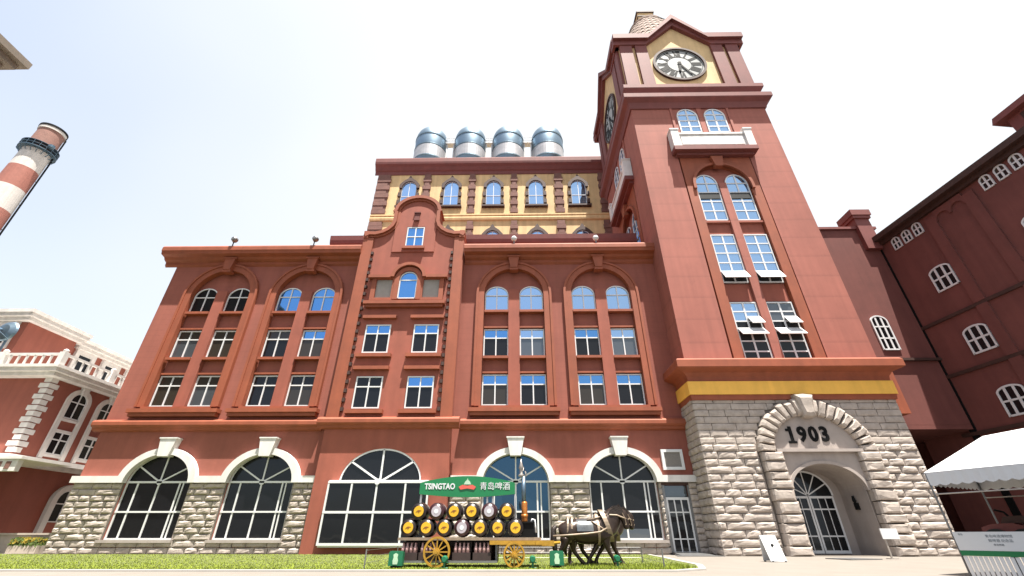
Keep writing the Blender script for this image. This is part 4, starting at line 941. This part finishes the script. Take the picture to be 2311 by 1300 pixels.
b=MB(); b.tube([(-2.64,16.1,.46),(-2.64,17.7,.46)],.04,8); part('axle',b,M['gunmetal'],wg); b=MB(); b.tube([(-.16,16.1,.38),(-.16,17.7,.38)],.04,8); part('axle',b,M['gunmetal'],wg)
# board on posts
for x in (-3.5,-.12,-1.12,-.92): pbox('board_post',M['white'],wg,(x-.03,x+.03,17.0,17.06,.86,2.2))
sgx0,sgx1=-3.55,-.13
top=[(sgx0+(sgx1-sgx0)*i/20,2.56+.23*math.sin(math.pi*i/20)**.8) for i in range(21)]; bot=[(sgx0+(sgx1-sgx0)*i/20,2.20-.10*math.sin(math.pi*i/20)) for i in range(21)]
b=MB(); b.plate(top+list(reversed(bot)),[],16.9,17.0); sg=part('sign_board',b,M['green'],wg)
place_mesh('lettering',text_mesh('TSINGTAO',.265,.008,M['paper'],bold=.008,sx=.84),sg,(-2.83,16.895,2.44))
place_mesh('lettering',text_mesh('青岛啤酒',.27,.008,M['paper'],sx=1.02),sg,(-.85,16.895,2.44))
b=MB(); b.plate([(-2.08,2.34),(-2.15,2.43),(-2.02,2.50),(-1.84,2.47),(-1.66,2.50),(-1.53,2.43),(-1.60,2.34),(-1.84,2.38)],[],16.88,16.9); part('emblem_ribbon',b,M['red_mark'],sg)
b=MB(); b.plate([(-1.97,2.51),(-1.93,2.60),(-1.86,2.66),(-1.84,2.72),(-1.82,2.66),(-1.75,2.60),(-1.71,2.51)],[],16.885,16.9); part('emblem_pavilion',b,M['mint'],sg)
# barrels: each a thing of its own
def barrel(x,z,red,lab):
    y=16.75
    t_=thing('barrel',lab,'barrel',(x,y,z),'barrels stacked on the dray wagon')
    s=MB(); s.lathe([(.225,-.42),(.262,-.25),(.285,0),(.262,.25),(.225,.42)],(x,y,z),22,'y'); part('staves',s,M['barrel_red' if red else 'barrel'],t_,smooth=True)
    s=MB()
    for h,r in ((-.36,.245),(.36,.245)): s.lathe([(r-.02,h-.045),(r+.012,h-.04),(r+.016,h+.04),(r-.02,h+.045)],(x,y,z),22,'y')
    part('hoop',s,M['barrel_red' if red else 'barrel'],t_)
    s=MB(); s.lathe([(.2,.10),(.284,.12),(.282,.2),(.2,.22)],(x,y,z),22,'y'); part('hoop',s,M['hoop'],t_)
    s=MB(); s.lathe([(.165,-.445),(.168,-.423)],(x,y,z),22,'y'); d_=part('end_disc',s,M['disc_white' if red else 'disc'],t_)
    s=MB(); fn=lambda u,d,w:(u,d,w)
    if red: s.plate(arc(x,z,.07,.07,0,360,14)[:-1],[],y-.452,y-.446)
    else: s.plate([(x-.10,z-.035),(x-.03,z+.03),(x+.03,z+.035),(x+.10,z+.02),(x+.03,z-.005),(x+.02,z-.06),(x-.02,z-.01)],[],y-.452,y-.446)
    part('disc_mark',s,M['paper' if red else 'mark'],d_)
    return t_
ordn=['first','second','third','fourth','fifth','sixth','seventh']
protos={}
def put_barrel(x,z,red,lab):
    if red not in protos: protos[red]=barrel(x,z,red,lab); return
    c=copy_tree(protos[red],None,(x,16.75,z)); c['label']=lab
for i in range(7):
    red=i==3
    put_barrel(-3.69+.596*i,1.145,red,('maroon barrel with a silver disc, middle of the lower row on the wagon' if red else f'yellow-disc barrel, {ordn[i]} from the left in the lower row on the wagon'))
for i in range(6):
    red=i in (1,4)
    put_barrel(-3.39+.596*i,1.63,red,((f'silver-disc maroon barrel, {ordn[i]} from the left in the upper row on the wagon') if red else f'yellow-disc barrel, {ordn[i]} from the left in the upper row on the wagon'))
# crates of bottles under the deck
cr0=None
CL=['brown bottle crate at the rear end of the rack under the wagon','brown bottle crate behind the rear wheel under the wagon','brown bottle crate just ahead of the rear wheel under the wagon','brown bottle crate nearest the front wheel under the wagon']
for i,x in enumerate((-3.58,-2.95,-1.86,-1.2)):
    if cr0 is None:
        cr0=thing('bottle_crate',CL[0],'crate',(x,16.5,.22),'bottle crates under the wagon')
        b=MB(); b.box(x-.29,x+.29,16.22,17.1,.225,.44); b.box(x-.29,x+.29,16.6,16.64,.441,.74); part('crate_body',b,M['crate'],cr0)
        b=MB()
        for k in range(4):
            for yy in (16.30,16.46): b.lathe([(.055,.43),(.055,.56),(.022,.63),(.022,.71)],(x-.2+.133*k,yy,0),10)
        part('bottle_row',b,M['bottle'],cr0,smooth=True)
    else:
        c=copy_tree(cr0,None,(x,16.5,.22)); c['label']=CL[i]
# pump standing on the wagon's front
pu=thing('beer_pump','black pump with copper cylinder and tall grey pipe on the wagon front','pump',(.2,16.8,.86))
b=MB(); b.box(.12,.5,16.6,17.0,.862,1.28); b.box(.08,.54,16.56,17.04,1.281,1.32); part('pump_box',b,M['black'],pu)
b=MB(); b.lathe([(.09,1.32),(.1,1.36),(.1,1.9),(.09,1.94)],(.2,16.78,0),18); b.lathe([(.115,1.45),(.12,1.5),(.115,1.55)],(.2,16.78,0),18); part('cylinder',b,M['copper'],pu,smooth=True)
b=MB(); b.tube([(.18,16.78,1.94),(.18,16.78,2.75)],.075,12); part('pipe',b,M['steel'],pu,smooth=True)
b=MB(); b.lathe([(.09,2.75),(.11,2.8),(.05,2.86),(.06,3.0),(.09,3.05),(.04,3.2),(.015,3.35)],(.1,16.78,0),14); b.tube([(.1,16.78,2.85),(.2,16.78,3.05),(.26,16.78,2.9),(.26,16.78,2.75)],.025,6); part('finial',b,M['hoop'],pu,smooth=True)
b=MB(); b.tube([(.42,16.7,1.32),(.46,16.7,1.4),(.54,16.7,1.38),(.56,16.7,1.2),(.58,16.7,1.0)],.03,8); part('spout',b,M['paper'],pu,smooth=True)

# ================================================================== HORSE
hs=thing('horse_statue','dark bronze horse statue in pale harness walking on the lawn ahead of the wagon','statue',(2.35,17.1,.03))
HY=17.1
def skin(name, verts, edges, root, m, parent, sub=2):
    me=bpy.data.meshes.new(name); g=ORG[parent.name]
    me.from_pydata([(v[0]-g[0],v[1]-g[1],v[2]-g[2]) for v in verts],[],edges)
    o=bpy.data.objects.new(name,me); COL.objects.link(o)
    sk=o.modifiers.new('s','SKIN'); sk.use_smooth_shade=True
    for i,v in enumerate(verts): me.skin_vertices[0].data[i].radius=(v[3],v[4] if len(v)>4 else v[3]); me.skin_vertices[0].data[i].use_root=(i==root)
    ss=o.modifiers.new('u','SUBSURF'); ss.levels=sub; ss.render_levels=sub
    nm=bpy.data.meshes.new_from_object(o.evaluated_get(bpy.context.evaluated_depsgraph_get()))
    bpy.data.objects.remove(o); bpy.data.meshes.remove(me)
    nm.materials.clear(); nm.materials.append(m); nm.shade_smooth(); return link(name,nm,parent)
V=[];E_=[]
def chain(start,pts):
    last=start
    for p in pts:
        V.append(p)
        if last is not None: E_.append((last,len(V)-1))
        last=len(V)-1
    return last
# trunk: pelvis -> loin -> barrel -> chest
chain(None,[(1.68,HY,1.12,.38,.40)])
tr=chain(0,[(1.98,HY,1.06,.36,.40),(2.3,HY,1.02,.38,.42),(2.65,HY,1.04,.38,.42),(2.95,HY,1.10,.34,.38)])
ck=chain(tr,[(3.14,HY,1.27,.30,.38),(3.29,HY,1.44,.25,.36),(3.42,HY,1.58,.21,.29),(3.57,HY-.03,1.62,.17,.19),(3.67,HY-.06,1.50,.165,.2),(3.70,HY-.09,1.37,.125,.145),(3.71,HY-.11,1.20,.10,.11),(3.71,HY-.12,1.09,.09,.095)])
chain(0,[(1.46,HY,1.08,.24,.26)])
def leg(frm,pts): chain(frm,pts)
leg(0,[(1.56,HY-.18,.86,.22),(1.56,HY-.2,.66,.14),(1.40,HY-.2,.46,.085),(1.37,HY-.2,.26,.062),(1.36,HY-.2,.14,.075),(1.40,HY-.2,.06,.085)])
leg(0,[(1.74,HY+.16,.86,.21),(1.88,HY+.18,.66,.13),(1.86,HY+.18,.48,.08),(2.04,HY+.18,.26,.06),(2.15,HY+.18,.14,.072),(2.22,HY+.18,.07,.08)])
leg(tr,[(2.95,HY-.18,.88,.19),(2.96,HY-.2,.66,.12),(3.0,HY-.2,.48,.078),(3.12,HY-.2,.28,.06),(3.18,HY-.2,.14,.07),(3.22,HY-.2,.06,.085)])
leg(tr,[(2.88,HY+.16,.88,.18),(2.72,HY+.18,.68,.115),(2.60,HY+.18,.50,.076),(2.43,HY+.18,.28,.058),(2.36,HY+.18,.15,.068),(2.36,HY+.18,.06,.08)])
skin('body',V,E_,0,M['bronze'],hs)
for s_ in (-1,1): b=MB(); b.add([(3.49,HY-.03+s_*.05,1.74),(3.57,HY-.03+s_*.08,1.74),(3.52,HY-.03+s_*.11,1.70),(3.53,HY-.02+s_*.10,1.90)],[(0,1,2),(0,1,3),(1,2,3),(2,0,3)]); part('ear',b,M['bronze'],hs)
b=MB()
mane=[(3.04,1.44),(3.10,1.60),(3.20,1.74),(3.34,1.83),(3.48,1.85),(3.58,1.82),(3.66,1.70),(3.60,1.60),(3.52,1.62),(3.44,1.52),(3.36,1.44),(3.28,1.36),(3.18,1.34)]
b.plate(mane,[],HY-.06,HY+.07); b.plate([(x-.01,z-.05) for x,z in mane],[],HY-.2,HY-.061); part('mane',b,M['hair'],hs)
b=MB(); b.tube([(1.30,HY,1.22),(1.20,HY,1.10),(1.19,HY,.8),(1.23,HY-.02,.5),(1.28,HY-.03,.28)],[.06,.095,.105,.085,.025],8); part('tail',b,M['hair'],hs,smooth=True)
def loop(x,zc,ry,rz,w,t,tilt=0,n=28):
    """strap round the trunk at x"""
    b=MB(); vs=[];fs=[]
    for i in range(n):
        a=2*math.pi*i/n
        for dx,dr in ((-w/2,0),(w/2,0),(w/2,t),(-w/2,t)):
            y=(ry+dr)*math.cos(a); z=(rz+dr)*math.sin(a); vs.append((x+dx+tilt*z,HY+y,zc+z))
    for i in range(n):
        j=(i+1)%n
        for k in range(4): fs.append((4*i+k,4*j+k,4*j+(k+1)%4,4*i+(k+1)%4))
    return b.add(vs,fs)
part('collar',loop(3.02,1.22,.33,.42,.15,.07,tilt=-.34),M['leather'],hs)
part('girth_strap',loop(2.72,1.04,.35,.39,.08,.025),M['leather'],hs)
for x in (1.66,1.80): part('hip_strap',loop(x,1.10,.345,.375,.055,.025,tilt=.1),M['leather'],hs)
b=MB(); n=16; vs=[]
for xx in (1.98,2.06,2.44,2.54):
    for i in range(n+1):
        a=R(2+176*i/n); e=.41 if 2.0<xx<2.5 else .395
        vs.append((xx,HY+.36/.40*e*math.cos(a),1.03+e*math.sin(a)))
fs=[(j*(n+1)+i,j*(n+1)+i+1,(j+1)*(n+1)+i+1,(j+1)*(n+1)+i) for j in range(3) for i in range(n)]; b.raw=True; b.add(vs,fs); part('saddle_pad',b,M['pad'],hs,smooth=True)
for s_ in (-1,1): b=MB(); b.tube([(1.15,HY+s_*.40,.90),(1.7,HY+s_*.41,.93),(2.3,HY+s_*.42,.97),(2.75,HY+s_*.41,1.02),(3.0,HY+s_*.37,1.14)],.03,8); part('trace',b,M['leather'],hs,smooth=True)
b=MB(); b.tube([(2.5,HY-.26,1.34),(2.8,HY-.34,1.16),(3.0,HY-.36,1.02)],.026,6); b.tube([(2.35,HY-.22,1.38),(2.75,HY-.2,1.46),(3.05,HY-.2,1.56)],.026,6); part('shoulder_strap',b,M['leather'],hs,smooth=True)
b=MB(); b.lathe([(.15,-.09),(.22,-.05),(.22,.05),(.15,.09)],(2.70,HY,1.36),16,'x'); b.tube([(2.70,HY,1.5),(2.70,HY,1.64)],.03,6); part('saddle',b,M['leather'],hs)
b=MB(); b.tube([(3.14,HY-.24,1.54),(3.4,HY-.22,1.53),(3.62,HY-.21,1.45),(3.80,HY-.16,1.40)],.026,6); b.tube([(3.60,HY-.2,1.60),(3.66,HY-.21,1.45),(3.70,HY-.2,1.24)],.016,5); b.tube([(3.66,HY-.22,1.24),(3.82,HY-.12,1.25),(3.72,HY-.0,1.24)],.016,5); part('bridle',b,M['leather'],hs)
for x,y in ((1.41,HY-.2),(2.24,HY+.18),(3.23,HY-.2),(2.35,HY+.18)): hf=MB(); hf.lathe([(.095,.02),(.08,.08),(.062,.13)],(x,y,0),12); part('hoof',hf,M['hair'],hs)

h2=copy_tree(hs,None,(2.35+.42,18.15,.03)); h2['label']='second dark bronze horse statue half hidden on the far side of the first'
for o in (hs,h2): o['group']='bronze horses drawing the wagon'
hs['label']='nearer dark bronze horse statue in pale harness walking ahead of the wagon'
# ================================================================== LAMPS AND SMALL THINGS ON THE LAWN
def flood(x,y,lab,grp,w_=.44):
    t_=thing('floodlight_box',lab,'floodlight',(x,y,.03),grp)
    b=MB(); b.box(x-w_/2,x+w_/2,y-.12,y+.12,.1,.46); b.box(x-w_/2+.02,x+w_/2-.02,y-.1,y+.1,.461,.49); part('housing',b,M['lamp_green'],t_)
    b=MB(); b.box(x-.14,x+.14,y-.08,y+.08,.02,.099); part('base',b,M['black'],t_)
    b=MB(); b.plate([(x-.07,.14),(x-.085,.24),(x-.06,.32),(x-.075,.4),(x,.44),(x+.075,.4),(x+.06,.32),(x+.085,.24),(x+.07,.14)],[],y-.13,y-.121); part('front_mark',b,M['mint'],t_)
    return t_
f0=flood(-3.86,15.9,'green floodlight box with a pale mark at the rear of the wagon','green floodlight boxes on the lawn')
c=copy_tree(f0,None,(1.2,16.2,.03)); c['label']='green floodlight box with a pale mark between the wagon and the horse'
def spot(x,y,lab):
    t_=thing('spike_lamp',lab,'lamp',(x,y,.03),'green spike lamps on the lawn')
    b=MB(); b.tube([(x,y,.02),(x,y,.2)],.035,8); b.tube([(x-.12,y,.04),(x+.12,y,.04)],.03,6); part('stem',b,M['lamp_green'],t_)
    b=MB(); b.lathe([(.07,-.1),(.09,-.06),(.10,.1),(.085,.03)],(x,y,.28),14,'y'); b.box(x-.12,x+.12,y-.02,y+.02,.18,.21); part('lamp_head',b,M['lamp_green'],t_)
    return t_
s0=spot(-2.32,15.75,'small green spike lamp in front of the rear wheel')
for x,y,l_ in ((.42,15.8,'small green spike lamp beside the front wheel'),(3.15,16.3,"small green spike lamp at the horse's front hooves")):
    c=copy_tree(s0,None,(x,y,.03)); c['label']=l_
fe=thing('lawn_fence','low thin wire fence on dark posts around the wagon and horse','fence',(-4.8,16,.1))
po_=[(-4.75,15.6),(-4.75,19.6),(4.75,19.6),(4.5,15.9)]
for x,y in po_:
    b=MB(); b.tube([(x,y,.02),(x,y,.55)],.022,6); part('post',b,M['gunmetal'],fe)
b=MB()
for z in (.18,.35,.52):
    for (xa,ya),(xb,yb) in zip(po_[:-1],po_[1:]): b.tube([(xa,ya,z),(xb,yb,z)],.005,4)
part('wire',b,M['gunmetal'],fe)
# A-frame board and lectern sign by the entrance
af=thing('a_frame_sign','white folding floor sign with a small dark arrow standing before the stone arch','sign',(10.25,20.6,0))
b=MB(); T=lambda u,d,w:(10.25+u+ .09*(1-w), 20.35+d+.28*w, w*.93)
b.plate(rect(-.32,.32,.03,1.0),[],-.02,.02,T); b.plate(rect(-.32,.32,.03,1.0),[],-.02,.02,lambda u,d,w:(10.25+u+.09*(1-w),20.95+d-.28*w,w*.93)); part('panel',b,M['paper'],af)
b=MB(); b.plate([(.0,.52),(-.05,.60),(.0,.68),(.09,.66),(.08,.60),(.03,.58)],[],-.028,-.021,T); part('arrow_mark',b,M['black'],af)
b=MB()
for s_ in (-.25,.25): b.box(10.34+s_-.03,10.34+s_+.03,20.3,20.36,0,.04); b.box(10.34+s_-.03,10.34+s_+.03,20.94,21,0,.04)
part('foot',b,M['black'],af)
ls=thing('lectern_sign','white tilted sign panel on a thin stand right of the entrance arch','sign',(16.8,23,0))
b=MB(); b.plate(rect(16.62,17.38,.78,1.2),[],22.9,22.95); part('panel',b,M['paper'],ls)
b=MB(); b.box(16.72,16.78,22.96,23.02,0,.8); b.box(16.6,16.95,22.85,23.15,0,.03); part('stand',b,M['hoop'],ls)
mt=MB(); mt.plate([(14.2,21.9),(15.9,22.4),(15.3,23.6),(13.9,23.2)],[],.004,.035,lambda u,d,w:(u,w,d)); single('ramp_plate',mt,M['gunmetal'],'dark metal plate lying on the pavement before the entrance','ramp',(14.8,22.8,0))

# ================================================================== TENT AND WHAT STANDS BY IT
C0=Vector((11.65,13.5,0)); E1=Vector((.451,-.893,0)); E2=Vector((.893,.451,0))
def tf(a,b,z): p=C0+E1*a+E2*b; return (p.x,p.y,z)
tn=thing('canopy_tent','white canopy tent with a scalloped valance at the right edge','tent',tf(2,1.5,0))
LA,LB,EZ=4.5,3.0,2.48
r0_,r1_=tf(1.15,1.5,3.42),tf(LA-1.15,1.5,3.55)
b=MB(); k=[tf(0,0,EZ),tf(LA,0,EZ),tf(LA,LB,EZ),tf(0,LB,EZ),r0_,r1_]; lowk=[(x,y,z-.03) for x,y,z in k]
b.add(k+lowk,[(0,1,5,4),(1,2,5),(2,3,4,5),(3,0,4),(6,10,11,7),(7,11,8),(8,11,10,9),(9,10,6),(0,6,7,1),(1,7,8,2),(2,8,9,3),(3,9,6,0)]); part('roof_cloth',b,M['tent'],tn)
b=MB()
def val(p,q,n):
    for i in range(n):
        for j in range(4):
            s0_,s1_=(i+j/4)/n,(i+(j+1)/4)/n
            h=lambda s:EZ-.31-.05*abs(math.sin(math.pi*n*s))
            A=[p[m]+(q[m]-p[m])*s0_ for m in (0,1)]; B=[p[m]+(q[m]-p[m])*s1_ for m in (0,1)]
            wv=lambda s:.006*math.sin(2*math.pi*n*s)
            b.add([(A[0]+wv(s0_),A[1],EZ),(B[0]+wv(s1_),B[1],EZ),(B[0]+wv(s1_),B[1],h(s1_)),(A[0]+wv(s0_),A[1],h(s0_)),
                   (A[0]+wv(s0_)+.01,A[1]+.005,EZ),(B[0]+wv(s1_)+.01,B[1]+.005,EZ),(B[0]+wv(s1_)+.01,B[1]+.005,h(s1_)),(A[0]+wv(s0_)+.01,A[1]+.005,h(s0_))],
                  [(0,1,2,3),(4,7,6,5),(3,2,6,7),(0,4,5,1)])
val(tf(0,0,0),tf(LA,0,0),18); val(tf(0,0,0),tf(0,LB,0),12); val(tf(0,LB,0),tf(LA,LB,0),18); val(tf(LA,0,0),tf(LA,LB,0),12); part('valance',b,M['tent'],tn)
for a,bb in ((0.02,.02),(LA-.02,.02),(.02,LB-.02),(LA-.02,LB-.02)):
    b=MB(); b.tube([tf(a,bb,0),tf(a,bb,EZ-.02)],.024,8); part('post',b,M['gunmetal'],tn)
b=MB(); b.tube([tf(0,.02,1.92),tf(LA,.02,1.92)],.018,6); b.tube([tf(0,LB-.02,1.92),tf(LA,LB-.02,1.92)],.018,6); part('cross_rail',b,M['hoop'],tn)
pr=MB(); pr.tube([tf(-.05,.02,1.05),tf(.02,.0,.05)],.05,4); 
sb=thing('price_board','white notice board with grey print and a green stripe hung on the tent side','sign',tf(1.6,0,0))
bf=lambda u,d,w:tf(u,d,w)
b=MB(); b.plate(rect(.06,3.4,.58,1.0),[],-.06,-.03,bf); bd=part('board',b,M['paper'],sb)
b=MB(); b.plate(rect(.06,3.4,.46,.578),[],-.065,-.03,bf); part('green_stripe',b,M['green'],sb)
b=MB()
for i in range(34): b.plate(rect(.08+.1*i,.155+.1*i,.0,.455),[],-.05,-.03,bf)
part('slat_skirt',b,M['tent'],sb)
rt=math.atan2(E1.y,E1.x)
for body,u,z,s_ in (('青岛',.22,.94,.05),('青岛啤酒博物馆',.97,.90,.075),('鲜啤酒 纪念品',.97,.80,.075),('青岛啤酒',.9,.71,.05)):
    place_mesh('lettering',text_mesh(body,s_,.002,M['ink']),bd,tf(u,-.063,z),rt)
# orange machines under the tent
def machine(a,bb,lab,m_,L=1.5):
    t_=thing('machine_cart',lab,'cart',tf(a,bb,0),'orange carts beyond the white notice board')
    fn=lambda u,d,w:tf(a+u,bb+d,w)
    s=MB(); s.plate([(-L/2,.75),(-L/2,1.12),(-L/2+.25,1.2),(L/2-.5,1.22),(L/2-.15,1.1),(L/2,1.05),(L/2,.75)],[],-.3,.3,fn); part('body',s,M[m_],t_)
    s=MB(); s.plate([(-.15,1.221),(-.05,1.38),(.3,1.40),(.45,1.221)],[],-.22,.22,fn); part('seat',s,M['dark'],t_)
    for u in (-L/2+.3,L/2-.3):
        s=MB(); s.plate([(u+.33*math.cos(i*math.pi/10),.75+.33*math.sin(i*math.pi/10)) for i in range(20)],[],-.42,-.31,fn); wv=part('wheel',s,M['tyre'],t_)
        s=MB(); s.plate([(u+.19*math.cos(i*math.pi/10),.75+.19*math.sin(i*math.pi/10)) for i in range(20)],[],-.44,-.421,fn); part('rim',s,M['gold'],wv)
        s=MB(); s.plate([(u+.33*math.cos(i*math.pi/10),.75+.33*math.sin(i*math.pi/10)) for i in range(20)],[],.31,.42,fn); part('wheel',s,M['tyre'],t_)
    s=MB(); s.plate(rect(-L/2+.1,L/2-.1,.42,.5),[],-.2,.2,fn)
    for u in (-L/2+.3,L/2-.3): s.plate(rect(u-.04,u+.04,.0,.75),[],-.1,.1,fn)
    part('chassis',s,M['black'],t_)
    s=MB(); s.tube([fn(L/2-.5,0,1.2),fn(L/2-.65,0,1.5),fn(L/2-.8,-.1,1.56)],.03,6); part('steering_bar',s,M['black'],t_)
machine(.55,2.3,'dark red machine cart half in shade behind the white notice board','maroon',1.2)
machine(1.95,1.9,'orange machine cart with a yellow wheel hub behind the white notice board','orange',1.5)
